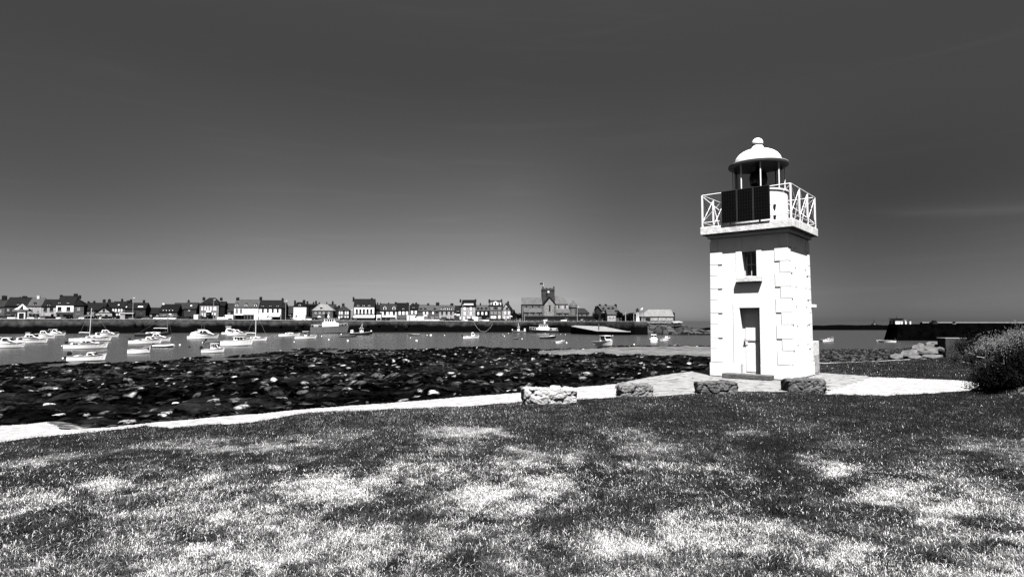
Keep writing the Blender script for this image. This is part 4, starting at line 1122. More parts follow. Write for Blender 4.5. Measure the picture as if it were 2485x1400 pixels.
h = house('four storey stone hotel with white arched attic', 1187, 1219, 741.5, 729, 'w_stone', 'r_mid', kind='mansard', ch=((1187.5, 4, 726.5), (1217, 3.5, 726.5)),
          win=row((1193.5, 1212), 748, 4.5, 6, 'd') + row((1202.5,), 748, 5.5, 6, 'k') + row((1193.5, 1202.5, 1212), 759, 4.5, 6, 'd') + row((1194, 1201), 770, 6, 7, 'c') + row((1212,), 769, 5, 8, 'c'))
x0, z1 = h.L(1191, 734, .3); x1, z0 = h.L(1216, 740.5, .3)
at_ = h.put(MB().box(x0, x1, .0, 1.0, z0, z1), 'attic_front', [M['frame_bright']])
xa, za = h.L(1198.5, 734, -.05); xb, zb_ = h.L(1206.5, 731, -.05)
h.put(MB().prism([(xa, z0)] + [((xa + xb) / 2 - (xb - xa) / 2 * math.cos(t * math.pi / 8), za + (zb_ - za) * math.sin(t * math.pi / 8)) for t in range(9)] + [(xb, z0)], -.3, .8), 'attic_arch', M['frame_bright'], at_)
for px in (1194.5, 1202.5, 1211.5):
    q0, zz1 = h.L(px - 2, 734.5, -.3); q1, zz0 = h.L(px + 2, 739.5, -.3)
    h.put(MB().box(q0, q1, -.36, -.305, zz0, zz1), 'attic_window', M['glass'], at_)
h = house('slim gable-fronted house with white balcony next to the stone hotel', 1219, 1239, 752, 735.5, 'w_light', 'r_mid', kind='front', rx=(1228,), ch=((1233, 4, 731),), win=row((1230.5,), 748.5, 6, 5, 'k') + row((1230.5,), 759, 5, 7, 's') + row((1224, 1233), 770, 4, 6, 'c'))
house('slender dark chimneyed end house closing the row', 1239, 1244, 762, 752, 'w_dark', 'r_dark', ch=((1240.5, 2.5, 746),))

# ---- the church
ch = Fr('church', 'granite church with square clock tower flying a flag', 'church', 1266, 1431, 30)
def lz(py, y=0.0, px=1330): return ch.L(px, py, y)[1]
def lx(px, y=0.0, py=745): return ch.L(px, py, y)[0]
M['ch_roof'] = mat('church_slate', .062, .7, .4, .7, .3, 4); M['ch_wall'] = mat('church_granite', .10, .9, .55, 1.0, .4, 5); M['ch_pale'] = mat('church_pale_stone', .19, .9, .5, 1.2, .4, 5); M['ch_tow'] = mat('church_tower_granite', .032, .9, .5, 1.0, .4, 5)
def lean(name, x0, x1, yt, yb, y0, y1, m):   # sloping roof from (y0, yb) up to (y1, yt)
    a, c = lx(x0, y0), lx(x1, y0); zb, zt = lz(yb, y0), lz(yt, y1)
    return ch.put(MB().add([(a, y0 - .3, zb - .1), (c, y0 - .3, zb - .1), (c, y1, zt), (a, y1, zt), (a, y0 - .3, zb - .3), (c, y0 - .3, zb - .3), (c, y1, zt - .2), (a, y1, zt - .2)], [(0, 1, 2, 3), (7, 6, 5, 4), (0, 4, 5, 1), (1, 5, 6, 2), (2, 6, 7, 3), (3, 7, 4, 0)]), name, M[m])
def blk(name, x0, x1, yt, yb, y0, y1, m):
    return ch.put(MB().box(lx(x0, y0), lx(x1, y0), y0, y1, lz(yb, y0) if yb else -.6, lz(yt, y0)), name, M[m])
def cwin(px, py, w, h, y, arch=True):
    x0, zt = ch.L(px - w / 2, py - h / 2, y); x1, zb = ch.L(px + w / 2, py + h / 2, y); xm = (x0 + x1) / 2; r_ = (x1 - x0) / 2
    poly = [(x0, zb), (x1, zb), (x1, zt - r_)] + [(xm + r_ * math.cos(t * math.pi / 6), zt - r_ + r_ * 1.3 * math.sin(t * math.pi / 6)) for t in range(1, 6)] + [(x0, zt - r_)]
    return ch.put(MB().prism(poly, y - .08, y - .004), 'window', M['glass'])
# aisle and nave, west part
blk('aisle_wall', 1272, 1317, 757, None, 0, 4, 'ch_wall'); lean('aisle_roof', 1271, 1316, 747.5, 757, 0, 4, 'ch_roof')
blk('nave_wall', 1266.5, 1317, 738, None, 4.01, 14, 'ch_wall'); lean('nave_roof', 1266, 1316, 721.5, 738, 4, 9, 'ch_roof')
for px in (1277, 1292.5, 1308): cwin(px, 743, 3, 6, 4)
for px in (1279, 1294, 1309): cwin(px, 762, 2.5, 5, 0)
for px in (1285, 1300):
    x, zt = ch.L(px, 758, -.5); ch.put(MB().box(x - .35, x + .35, -.8, -.002, -.6, zt), 'buttress', M['ch_wall'])
# tower
tw = blk('tower', 1316, 1346, 703.5, None, 9, 15, 'ch_tow')
blk('string_course', 1315.3, 1346.7, 703.2, 705, 8.8, 15.2, 'ch_tow')
b = MB()
x0, x1 = lx(1316, 9), lx(1346, 9); z0, z1 = lz(703.1, 9), lz(700, 9)
b.box(x0, x1, 9, 9.5, z0, z1); b.box(x0, x0 + .5, 9.51, 15, z0, z1); b.box(x1 - .5, x1, 9.51, 15, z0, z1)
for i in range(4):
    xx = x0 + (x1 - x0) * (i / 3) * .88; b.box(xx, xx + (x1 - x0) * .12, 9.02, 9.48, z1, z1 + (1.1 if i in (0, 3) else .4))
ch.put(b, 'parapet', M['ch_tow'])
cwin(1327, 715, 4, 9, 9)
cx, cz = ch.L(1331, 708.2, 8.9)
ck = ch.put(MB().cyl((cx, 9, cz), (cx, 8.78, cz), .55, n=20), 'clock', M['frame_bright'])
ch.put(MB().box(cx - .03, cx + .03, 8.73, 8.775, cz, cz + .4).box(cx + .031, cx + .3, 8.73, 8.775, cz - .03, cz + .03), 'clock_hand', M['black'], ck)
fx, fz0 = ch.L(1318.6, 700, 9.6); _, fz1 = ch.L(1318.6, 685, 9.6)
fp = ch.put(MB().cyl((fx, 9.6, fz0 - .5), (fx, 9.6, fz1), .07, n=6), 'flagpole', M['white'])
fa, fb0 = ch.L(1310.5, 691, 9.6); _, fb1 = ch.L(1310.5, 685.8, 9.6)
b = MB(); vs = []
for i in range(9):
    t = i / 8; x = fx - .08 + (fa - fx) * t; yy = 9.6 + .22 * math.sin(t * 7)
    vs += [(x, yy, fb0 + .45 * t * (1 - t)), (x, yy, fb1 - .25 * t), (x, yy + .03, fb0 + .45 * t * (1 - t)), (x, yy + .03, fb1 - .25 * t)]
b.add(vs, [f for i in range(8) for f in ((4 * i, 4 * i + 4, 4 * i + 5, 4 * i + 1), (4 * i + 2, 4 * i + 3, 4 * i + 7, 4 * i + 6))])
ch.put(b, 'flag', M['canvas_dark'], fp)
# transept gable facing the harbour
x0, x1, xm = lx(1318.5, -1), lx(1349.5, -1), lx(1333.5, -1); ze_, zr_ = lz(738.5, -1), lz(720.5, -1)
ch.put(MB().prism([(x0 + .4, -.6), (x1 - .4, -.6), (x1 - .4, ze_), (xm, zr_ - .5), (x0 + .4, ze_)], -1, 8.9), 'transept_wall', M['ch_pale'])
ch.put(MB().prism([(x0 - .2, ze_ - .6), (xm, zr_ - .25), (x1 + .2, ze_ - .6), (x1 + .2, ze_ - .2), (xm, zr_ + .25), (x0 - .2, ze_ - .2)], -1.35, 8.95), 'transept_roof', M['r_dark'])
cwin(1334, 748, 4, 15, -1)
for px in (1318.5, 1347.5):
    x, zt = ch.L(px, 742, -1.6); ch.put(MB().box(x - .55, x + .55, -1.9, -1.01, -.6, zt), 'buttress', M['ch_wall'])
# choir, east part
blk('choir_wall', 1347, 1379, 738, None, 4.01, 13, 'frame_bright' if False else 'ch_pale2' if 'ch_pale2' in M else 'w_light'); 
y0 = 4; a, c = lx(1346.5, y0), lx(1380, y0); ta, tb = lx(1346.5, 9), lx(1364.5, 9); zb, zt = lz(738, y0), lz(717.3, 9)
ch.put(MB().add([(a, y0 - .3, zb), (c, y0 - .3, zb), (c, 14, zb), (a, 14, zb), (ta, 9, zt), (tb, 9, zt)], [(0, 1, 5, 4), (1, 2, 5), (2, 3, 4, 5), (3, 0, 4), (3, 2, 1, 0)]), 'choir_roof', M['ch_roof'])
for px in (1356, 1371.5): cwin(px, 744.5, 3.5, 6.5, 4)
blk('aisle_wall', 1349, 1396, 758.5, None, 0, 4, 'ch_wall'); lean('aisle_roof', 1349.5, 1384, 749.5, 758.5, 0, 4, 'ch_roof')
for px in (1357, 1372): cwin(px, 763, 2.5, 4, 0)
for px in (1366, 1381):
    x, zt = ch.L(px, 757, -.5); ch.put(MB().box(x - .35, x + .35, -.8, -.002, -.6, zt), 'buttress', M['ch_wall'])
# apse with bell-shaped roof
cx, _ = ch.L(1391, 740, 8); r_ = (lx(1402, 8) - lx(1380, 8)) / 2
za, zb, zt = lz(746, 8, 1391), lz(733.5, 8, 1391), lz(728, 8, 1391)
ch.put(MB().lathe([(r_ * .95, -.6), (r_ * .95, za)], 16, (cx, 8)), 'apse_wall', M['ch_wall'])
ch.put(MB().lathe([(r_ * 1.06, za - .1), (r_ * 1.06, za + .1), (r_ * .98, za + (zb - za) * .35), (r_ * .8, za + (zb - za) * .62), (r_ * .5, za + (zb - za) * .82), (r_ * .22, zb), (.1, zt)], 20, (cx, 8)), 'apse_roof', M['ch_roof'], ).data.update()
blk('sacristy_wall', 1397, 1430, 759.5, None, 2, 9, 'ch_wall')
y0 = 2; a, c = lx(1398, y0), lx(1431.5, y0); ta, tb = lx(1399, 5.5), lx(1418, 5.5); zb, zt = lz(759.8, y0, 1415), lz(748, 5.5, 1415)
ch.put(MB().add([(a, y0 - .3, zb), (c, y0 - .3, zb), (c, 9.2, zb), (a, 9.2, zb), (ta, 5.5, zt), (tb, 5.5, zt)], [(0, 1, 5, 4), (1, 2, 5), (2, 3, 4, 5), (3, 0, 4), (3, 2, 1, 0)]), 'sacristy_roof', M['r_mid'])
for px in (1403, 1412, 1424): cwin(px, 764, 2.5, 4, 2)
# churchyard wall
cw = Fr('churchyard_wall', 'dark stone churchyard wall behind the parked cars', 'wall', 1272, 1452, 24)
cw.put(MB().box(0, cw.w, 0, .6, -.5, cw.L(1330, 767.5)[1]), 'wall', M['w_dark'])
cw.put(MB().box(-.05, cw.w + .05, -.08, .68, cw.L(1330, 767.5)[1] + .002, cw.L(1330, 767.5)[1] + .18), 'coping', M['w_stone'])

# ---- east of the church
h = house('tall grey stone house with three chimneys east of the church', 1460, 1501, 753, 742, 'w_stone', 'r_light', set=36, turn=.28, ch=((1455.5, 4, 738), (1470, 4, 738), (1494, 4, 738)), dor=((1465, 752, 4, 5, 'w_stone'), (1478, 751.5, 4, 5, 'w_stone'), (1488, 751.5, 4, 5, 'w_stone')), win=row((1464, 1470), 757, 3, 5), group=None)
house('dark left gable end of the three-chimney house', 1449, 1460, 753, 743, 'w_dark', 'r_dark', set=40.5, group=None)  # dark gable of the three-chimney house, built as a separate block
house('small pale annex with slate roof below the three-chimney house', 1474, 1494, 763, 751, 'w_light', 'r_light', set=30, win=row((1480, 1489), 768, 3, 5), group=None)
house('black roofed boat store between trees and harbour light', 1518, 1544, 766, 759.5, 'w_dark', 'r_black', set=26, group=None, name='boat_store', cat='shed', kind='front', rx=(1538,))
h = house('long lifeboat house with pale hipped slate roof and open bay', 1556, 1634, 768.5, 751, 'w_pale', 'r_bright', kind='hip', rx=(1574, 1629), set=16, dep=9, group=None, name='lifeboat_house', cat='boathouse')
h.shopfront(1566, 1578, 769, 779, 'black', 1)
for px in (1588, 1607, 1625):
    x0, zt = h.L(px - 8, 771); x1, zb = h.L(px + 8, 778); h.put(MB().box(x0, x1, -.08, -.006, max(zb, .1), zt), 'door_panel', M['w_light'])
h.put(MB().box(h.w + .1, h.w + 1.4, 2.5, 3.6, -.6, h.L(1638, 758)[1]), 'end_post', M['w_dark'])
# the small harbour light on the quay head
hl = Fr('harbour_light', 'slim white lattice harbour light on the quay head', 'beacon', 1543, 1551, 4)
x0, x1 = 0, hl.w; zt = hl.L(1547, 769.5)[1]; zl = hl.L(1547, 754)[1]; zk = hl.L(1547, 748)[1]; xm = hl.w / 2
hl.put(MB().prism([(x0, -.3), (x1, -.3), (x1 - .15, zt), (x0 + .15, zt)], -.6, .6), 'pedestal', M['frame_bright'])
b = MB()
for sx in (-.42, .42):
    for sy in (-.35, .35): b.cyl((xm + sx, sy, zt), (xm + sx * .75, sy * .75, zl), .085, n=5)
for k in range(4):
    z = zt + (zl - zt) * (k + .5) / 4; b.box(xm - .4, xm + .4, -.4, .4, z - .07, z + .07)
hl.put(b, 'lattice_tower', M['frame_bright'])
hl.put(MB().lathe([(.35, zl - .2), (.95, zl + .15), (.95, zl + .3), (.8, zl + .3)], 12, (xm, 0)), 'gallery', M['w_stone'])
hl.put(MB().lathe([(.42, zl + .301), (.42, zk - .3), (.55, zk - .3), (.02, zk + .1)], 12, (xm, 0)), 'lantern', M['w_dark'])

# ---- lamp posts, flags and poles on the quay
def lamp_post(px, top, base, label, m='metal', set=3, head=True):
    f = Fr('lamp_post', label, 'lamp post', px - 1, px + 1, set, group='lamp posts on the quay')
    zt = f.L(px, top)[1]; x = f.w / 2
    f.put(MB().cyl((x, 0, -.1), (x, 0, zt), .13, .08, 8), 'post', M[m])
    if head:
        o = f.put(MB().box(x - .1, x + .75, -.16, .16, zt - .02, zt + .16), 'lamp_head', M['frame_bright'])
    f.put(MB().box(x - .3, x + .3, -.3, .3, -.1, .3), 'foot', M['w_pale'])
lamp_post(322, 723, 775, 'tall pale lamp post before the house with long skylights')
lamp_post(518, 727.5, 775, 'tall lamp post before the hipped villa with balcony')
lamp_post(693, 730, 777, 'tall lamp post between the awning shop and small white house')
lamp_post(993, 739, 778, 'slim lamp post before the narrow charcoal house')
lamp_post(1123, 740, 777, 'slim lamp post before the tall mansard house')
lamp_post(852, 752, 778, 'short lamp post at the corner of the awning hotel')
lamp_post(1273, 762, 782, 'short white post at the churchyard corner', head=False)
lamp_post(1401, 744.5, 781, 'tall lamp post in front of the domed apse')
def pole(px, top, label, set=8, m='metal', r=.16):
    f = Fr('mooring_pole', label, 'pole', px - 1, px + 1, set); zt = f.L(px, top)[1]; x = f.w / 2
    f.put(MB().cyl((x, 0, -.3), (x, 0, zt), r, r * .8, 8), 'shaft', M[m]); f.put(MB().box(x - .25, x + .25, -.25, .25, zt + .002, zt + .2), 'cap', M[m])
pole(1518, 754, 'bare grey pole beside the round dark tree'); pole(1538, 762, 'shorter pole standing near the harbour light', m='w_light')
f = Fr('flag', 'pale flag flying between harbour light and lifeboat house', 'flag', 1560.5, 1562.5, 10)
zt = f.L(1561.5, 745)[1]; zb = f.L(1561.5, 751)[1]; xa = f.L(1555, 748)[0]; x = f.w / 2
f.put(MB().cyl((x, 0, -.2), (x, 0, zt), .07, n=6), 'pole', M['w_stone'])
b = MB(); vs = []
for i in range(7):
    t = i / 6; xx = x - .08 + (xa - x) * t; yy = .25 * math.sin(t * 6); vs += [(xx, yy, zb - .3 * t), (xx, yy, zt - .1 - .5 * t), (xx, yy + .03, zb - .3 * t), (xx, yy + .03, zt - .1 - .5 * t)]
f.put(b.add(vs, [q for i in range(6) for q in ((4 * i, 4 * i + 4, 4 * i + 5, 4 * i + 1), (4 * i + 2, 4 * i + 3, 4 * i + 7, 4 * i + 6))]), 'cloth', M['canvas'])

# ---- trees
def leaf_cloud(n, fn, size, seed, aspect=.5):
    rg = np.random.default_rng(seed); vs = []; fs = []
    P = fn(rg, n)
    for p in P:
        a = rg.normal(size=3); a /= np.linalg.norm(a); c = rg.normal(size=3); c -= a * a.dot(c); c /= np.linalg.norm(c)
        s_ = size * rg.uniform(.6, 1.4); a = a * s_; c = c * s_ * aspect
        o = len(vs); vs += [p - a, p + c, p + a, p - c]; fs.append((o, o + 1, o + 2, o + 3))
    b = MB(); b.add(vs, fs); return b
def tree(label, px0, px1, top, base, set, m='leaf_dark', n=900, name='tree', cat='tree', seed=1, group='trees by the church'):
    f = Fr(name, label, cat, px0, px1, set, group=group)
    w = f.w; zt = f.L((px0 + px1) / 2, top)[1]; x = w / 2; r = w / 2
    b = MB(); b.cyl((x, 0, -.4), (x + .1, 0, zt * .45), w * .05 + .08, w * .035 + .05, 7)
    for k in range(5):
        a = k * 1.26; b.cyl((x + .1, 0, zt * .4), (x + r * .5 * math.cos(a), r * .5 * math.sin(a), zt * .75), .07, .03, 5)
    f.put(b, 'trunk', M['bark'])
    blobs = []
    rg0 = random.Random(seed)
    for k in range(9): blobs.append((x + rg0.uniform(-.55, .55) * r, rg0.uniform(-.5, .5) * r, zt * rg0.uniform(.35, .8), r * rg0.uniform(.35, .55)))
    def fn(rg, n):
        out = []
        for i in range(n):
            bx, by, bz, br = blobs[rg.integers(len(blobs))]; d = rg.normal(size=3); d /= np.linalg.norm(d); q = np.array([bx, by, bz]) + d * br * rg.uniform(.6, 1.05) ; q[2] = min(max(q[2], .2), zt); out.append(q)
        return out
    f.put(leaf_cloud(n, fn, max(.25, w * .05), seed, .7), 'crown', M[m])
tree('round black tree standing before the three-chimney house', 1493, 1514, 755, 779, 28, seed=3)
tree('low dark tree left of the three-chimney house', 1436, 1460, 757, 770, 34, seed=4)
tree('dark bushy tree beneath the dark gable end', 1456, 1473, 758, 770, 31, seed=5)
tree('ragged dark tree beside the church nave end', 1247, 1268, 758, 775, 26, seed=6)
tree('dark tree in front of the black boat store', 1520, 1536, 762, 780, 18, seed=7)
tree('tall thin dark tree touching the harbour light', 1532, 1546, 760, 780, 20, seed=8)
tree('climbing bush on the pale hipped stone house', 788, 796, 757, 775, 10, seed=9, n=500, name='bush', cat='bush')
tree('leafy bush against the hipped villa front', 505, 522, 764, 776, 11, seed=10, n=500, name='bush', cat='bush')

# ---- the carousel
f = Fr('carousel', 'striped tent-roofed carousel on the quay', 'carousel', 30, 77, 7)
x = f.w / 2; r = f.w / 2; ze = f.L(54, 751)[1]; zt = f.L(54, 737.5)[1]; zv = f.L(54, 755)[1]
b = MB(); n = 24
vs = [(x, 0, zt)]
for i in range(n):
    a = 2 * math.pi * i / n; vs += [(x + r * .5 * math.cos(a), r * .5 * math.sin(a), ze + (zt - ze) * .38), (x + r * math.cos(a), r * math.sin(a), ze)]
for i in range(n):
    j = (i + 1) % n; b.m((i // 2) % 2).add([vs[0], vs[1 + 2 * i], vs[1 + 2 * j]], [(0, 1, 2)]); b.add([vs[1 + 2 * i], vs[2 + 2 * i], vs[2 + 2 * j], vs[1 + 2 * j]], [(0, 1, 2, 3)])
f.put(b, 'canopy', [M['frame_bright'], M['w_dark']])
f.put(MB().lathe([(r * .98, zv), (r * 1.0, ze), (r * .97, ze)], 24, (x, 0)), 'valance', M['w_pale'])
f.put(MB().cyl((x, 0, -.1), (x, 0, zt - .5), .5, n=10), 'centre_column', M['w_dark'])
b = MB().lathe([(r * .85, -.1), (r * .85, .5)], 24, (x, 0)); f.put(b, 'platform', M['w_dark'])
for i in range(8):
    a = i * math.pi / 4 + .2; f.put(MB().cyl((x + r * .8 * math.cos(a), r * .8 * math.sin(a), .5), (x + r * .8 * math.cos(a), r * .8 * math.sin(a), zv), .06, n=5), 'pole', M['metal'])
f = Fr('ticket_booth', 'white framed ticket booth with black opening before the carousel', 'booth', 42.5, 61.5, 2)
z1 = f.L(52, 758)[1]; w = f.w
f.put(MB().box(0, w, .05, 1.6, 0, z1 - .01), 'cabin', M['black'])
f.put(MB().box(0, w * .16, -.08, .049, 0, z1).box(w * .84, w, -.08, .049, 0, z1).box(w * .161, w * .839, -.08, .049, z1 - .3, z1).box(w * .161, w * .839, -.08, .049, .0, .35), 'frame', M['frame_bright'])

# ---- parasols and stalls
def parasol(px, top, w, set, label, m='canvas'):
    f = Fr('parasol', label, 'parasol', px - w / 2, px + w / 2, set, group='cafe parasols on the quay')
    x = f.w / 2; zt = f.L(px, top)[1]; r = f.w / 2
    f.put(MB().cyl((x, 0, 0), (x, 0, zt - .1), .05, n=6), 'pole', M['metal'])
    f.put(MB().lathe([(r, zt - .28 * r - .25), (r, zt - .28 * r - .1), (.02, zt)], 8, (x, 0)), 'canopy', M[m])
parasol(168, 758.5, 22, 6, 'broad dark parasol before the white framed shop', 'canvas_dark')
parasol(190, 761, 18, 6, 'grey parasol before the narrow stone house', 'w_stone')
parasol(775, 767, 10, 6, 'white parasol below the pale hipped roof')
parasol(1032, 764, 12, 6, 'white parasol before the granite house with arched windows')
parasol(413, 761, 9, 5, 'white parasol before the dormer cottage')
parasol(1240, 766, 8, 6, 'white folded-down parasol at the end of the house row')
f = Fr('market_stall', 'pale flat-roofed stall under the gable-fronted house', 'stall', 206, 228, 3)
z = f.L(217, 765.5)[1]; w = f.w
f.put(MB().box(-.2, w + .2, -.2, 2.2, z - .12, z), 'roof', M['canvas']); f.put(MB().box(0, w, .2, 2, 0, 1.0), 'counter', M['w_dark'])
for sx in (.05, w - .15): f.put(MB().box(sx, sx + .1, 0, .1, 1.001, z - .121), 'post', M['metal'])
f = Fr('bus_shelter', 'grey kiosk with white edged flat roof by the slate house', 'shelter', 291, 325, 5)
z = f.L(300, 759.5)[1]; w = f.w
f.put(MB().box(-.2, w, -.3, 2.5, z - .25, z), 'roof', M['frame_bright']); f.put(MB().box(0, w * .35, 0, 2.3, 0, z - .251), 'panel', M['w_light']); f.put(MB().box(w * .352, w * .98, .2, 2.3, 0, z - .252), 'cabin', M['w_dark'])
f = Fr('notice_board', 'white lettered board on the quay edge under the villa', 'board', 527.5, 542.5, 1.2)
z0, z1 = f.L(535, 775.5)[1], f.L(535, 769.5)[1]; w = f.w
f.put(MB().box(0, w, 0, .1, max(.1, z0), z1), 'panel', M['frame_bright'])
b = MB(); rr = random.Random(4)
for k in range(7): xx = w * (.1 + .12 * k); b.box(xx, xx + w * .07, -.03, -.001, z1 - .75, z1 - .4)
f.put(b, 'lettering', M['w_mid']); f.put(MB().box(w * .1, w * .14, .02, .08, 0, max(.1, z0) - .001), 'post', M['metal']); f.put(MB().box(w * .86, w * .9, .02, .08, 0, max(.1, z0) - .001), 'post', M['metal'])

# ---- vehicles: one of each kind and tone built, then copied
def make_car(kind, tone):
    L_, H_ = {'car': (4.1, 1.5), 'suv': (4.5, 1.8), 'van': (5.4, 2.4), 'camper': (6.2, 2.9)}[kind]
    W_ = 1.75 if kind in ('car', 'suv') else 2.0
    root = thing('parked_' + kind, 'x', kind, (0, 0, -500)); m = M['car_' + tone]
    if kind in ('car', 'suv'):
        prof = [(0, .3), (0, .75), (.12, .88), (.95, .95), (3.0 / 4.1 * L_, .93), (L_ - .2, .78), (L_, .6), (L_, .3)]
        gl = [(.35, .9), (.75, H_), (2.2 / 4.1 * L_, H_), (2.95 / 4.1 * L_, .92)]
    else:
        prof = [(0, .3), (0, H_), (L_ * .68, H_), (L_ * .82, H_ * .62), (L_ - .1, H_ * .45), (L_, .6), (L_, .3)]
        gl = [(L_ * .64, H_ * .58), (L_ * .64, H_ * .86), (L_ * .735, H_ * .86), (L_ * .8, H_ * .58)]
    body = bevel(MB().prism([(x - L_ / 2, z) for x, z in prof], -W_ / 2, W_ / 2).build('body', m, root), .07)
    if kind in ('car', 'suv'):
        g_ = [(x - L_ / 2, z) for x, z in gl]
        MB().prism(g_, -W_ / 2 + .14, W_ / 2 - .14).build('windows', M['glass'], root)
        MB().box(g_[1][0] - .08, g_[2][0] + .06, -W_ / 2 + .16, W_ / 2 - .16, H_ + .001, H_ + .05).build('roof', m, root)
    else:
        MB().prism([(x - L_ / 2, z) for x, z in gl], -W_ / 2 - .015, W_ / 2 + .015).build('side_window', M['glass'], root)
        MB().prism([(L_ * .69 - L_ / 2, H_ * .93), (L_ * .81 - L_ / 2, H_ * .64), (L_ * .825 - L_ / 2, H_ * .645), (L_ * .705 - L_ / 2, H_ * .94)], -W_ / 2 + .15, W_ / 2 - .15).build('windscreen', M['glass'], root)
    for sx in (-.31, .31):
        for sy in (-1, 1):
            w = MB().cyl((sx * L_, sy * (W_ / 2 - .18), .33), (sx * L_, sy * (W_ / 2 + .02), .33), .33, n=12).build('wheel', M['rubber'], root)
            MB().cyl((sx * L_, sy * (W_ / 2 + .021), .33), (sx * L_, sy * (W_ / 2 + .03), .33), .19, n=8).build('rim', M['metal'], w)
    for sy in (-.6, .6): MB().box(L_ / 2 - .02, L_ / 2 + .015, sy - .16, sy + .16, .62, .76).build('headlight', M['frame_bright'], root)
    return root
PROTO = {}
NAMES = {'car': 'hatchback', 'suv': 'tall estate car', 'van': 'panel van', 'camper': 'motorhome'}
def car(px, kind, tone, set, rz, label):
    f_ = qd(px) + set; p = at_y(px, 775, f_); z = qz(min(px, 1560)) + .0
    k = (kind, tone)
    if k not in PROTO: PROTO[k] = make_car(kind, tone); o = PROTO[k]
    else: o = copy_tree(PROTO[k])
    o.location = (p.x, p.y, z); o.rotation_euler = (0, 0, R(rz))
    tag(o, label, {'car': 'car', 'suv': 'car', 'van': 'van', 'camper': 'van'}[kind], 'vehicles parked along the quay')
CARS = [
 (3, 'car', 'dark', 90, 'before the first grey gabled cottage'), (10, 'car', 'grey', 80, 'beside the chimney-stack cottage'), (28, 'suv', 'white', 0, 'just left of the ticket booth'), (74, 'car', 'white', 0, 'just right of the ticket booth'),
 (93, 'car', 'grey', 90, 'before the cream cottage'), (101, 'car', 'white', 80, 'between cream cottage and grey rendered house'), (109, 'car', 'grey', 100, 'before the two large dark windows'), (117, 'car', 'dark', 0, 'before the grey rendered house door'),
 (128, 'car', 'dark', 80, 'beside the house with large dark windows'), (149, 'suv', 'white', 92, 'before the white framed shop'), (205, 'car', 'white', 20, 'beside the flat-roofed market stall'), (216, 'car', 'dark', 90, 'under the flat-roofed market stall'),
 (226, 'car', 'dark', 85, 'right of the flat-roofed market stall'), (236, 'suv', 'dark', 90, 'before the left edge of the gable-fronted house'), (249, 'car', 'white', 15, 'before the gable-fronted house window'), (259, 'car', 'dark', 0, 'before the gable-fronted house right edge'),
 (272, 'car', 'dark', 0, 'under the white shuttered stone house'), (284, 'suv', 'dark', 90, 'left of the grey kiosk'), (325, 'car', 'grey', 0, 'at the foot of the lamp post by the slate house'), (336, 'car', 'dark', 90, 'before the tiny-windowed slate house'),
 (344, 'car', 'dark', 80, 'before the slate house chimney end'), (355, 'car', 'grey', 0, 'before the low outhouse'), (385, 'car', 'white', 5, 'before the outhouse corner'), (400, 'suv', 'white', 0, 'under the left white box dormer'), (418, 'car', 'white', 0, 'under the right white box dormer'),
 (428, 'suv', 'white', 85, 'at the hipped end of the dormer cottage'), (436, 'car', 'dark', 90, 'first past the dormer cottage'), (446, 'car', 'dark', 0, 'left below the plain gable wall'), (459, 'car', 'dark', 90, 'right below the plain gable wall'), (470, 'car', 'dark', 0, 'between gable wall and hipped villa'),
 (482.5, 'van', 'white', 90, 'nose out beside the hipped villa'), (494, 'car', 'dark', 0, 'before the villa shutters'), (506, 'car', 'dark', 85, 'under the villa balcony'), (553, 'van', 'white', 5, 'before the low slate shed'), (563, 'car', 'dark', 90, 'at the end of the white terrace'),
 (645, 'van', 'white', 0, 'under the deep white awning'), (703, 'car', 'dark', 0, 'before the low set-back cottage'), (727, 'camper', 'white', 0, 'before the small white house'), (752, 'car', 'white', 10, 'behind the white motorhome'), (765, 'car', 'dark', 80, 'left below the pale hipped roof'),
 (815, 'car', 'grey', 0, 'before the pyramid-roofed house'), (829, 'car', 'dark', 0, 'below the white shutters of the pyramid-roofed house'), (842, 'car', 'dark', 90, 'right of the pyramid-roofed house'), (856, 'car', 'dark', 0, 'at the hotel corner lamp'), (957, 'car', 'grey', 0, 'before the white house with arched dormers'),
 (975, 'car', 'grey', 10, 'before the three white shutters'), (1003, 'camper', 'white', 0, 'before the narrow charcoal house'), (1026, 'van', 'white', 5, 'right behind the white motorhome by the charcoal house'), (1036, 'car', 'white', 20, 'under the white parasol by the granite house'), (1056, 'suv', 'white', 0, 'before the broad mid chimney house'),
 (1073, 'car', 'grey', 0, 'before the pale plastered house'), (1087, 'car', 'dark', 15, 'before the three white dormers'), (1099, 'car', 'dark', 0, 'before the low black roofed house'), (1132, 'car', 'white', 0, 'before the tall mansard house'), (1145, 'car', 'dark', 0, 'at the right foot of the tall mansard house'),
 (1156, 'van', 'white', 92, 'between mansard house and ivy house'), (1167, 'car', 'dark', 90, 'before the ivy house'), (1181, 'suv', 'white', 0, 'at the end of the ivy house'), (1193, 'car', 'dark', 80, 'before the stone hotel arches'), (1206, 'car', 'dark', 0, 'before the stone hotel door'), (1221, 'car', 'dark', 0, 'before the slim balcony house'),
 (1234, 'car', 'dark', 85, 'before the end house of the row'), (1248, 'car', 'dark', 0, 'beside the ragged tree'), (1284, 'car', 'dark', 0, 'under the left part of the nave'), (1297, 'car', 'dark', 0, 'under the middle of the nave'), (1314, 'suv', 'dark', 0, 'left of the church transept'), (1328, 'car', 'white', 10, 'before the transept gable'),
 (1338, 'car', 'dark', 0, 'before the transept lancet window'), (1352, 'car', 'dark', 5, 'under the church choir'), (1371, 'car', 'white', 0, 'under the choir aisle'), (1386, 'car', 'dark', 0, 'before the domed apse'), (1398, 'car', 'dark', 0, 'at the apse lamp post'), (1412, 'car', 'dark', 90, 'below the sacristy'), (1424, 'car', 'dark', 0, 'at the sacristy end'), (1440, 'car', 'dark', 0, 'at the churchyard wall end')]
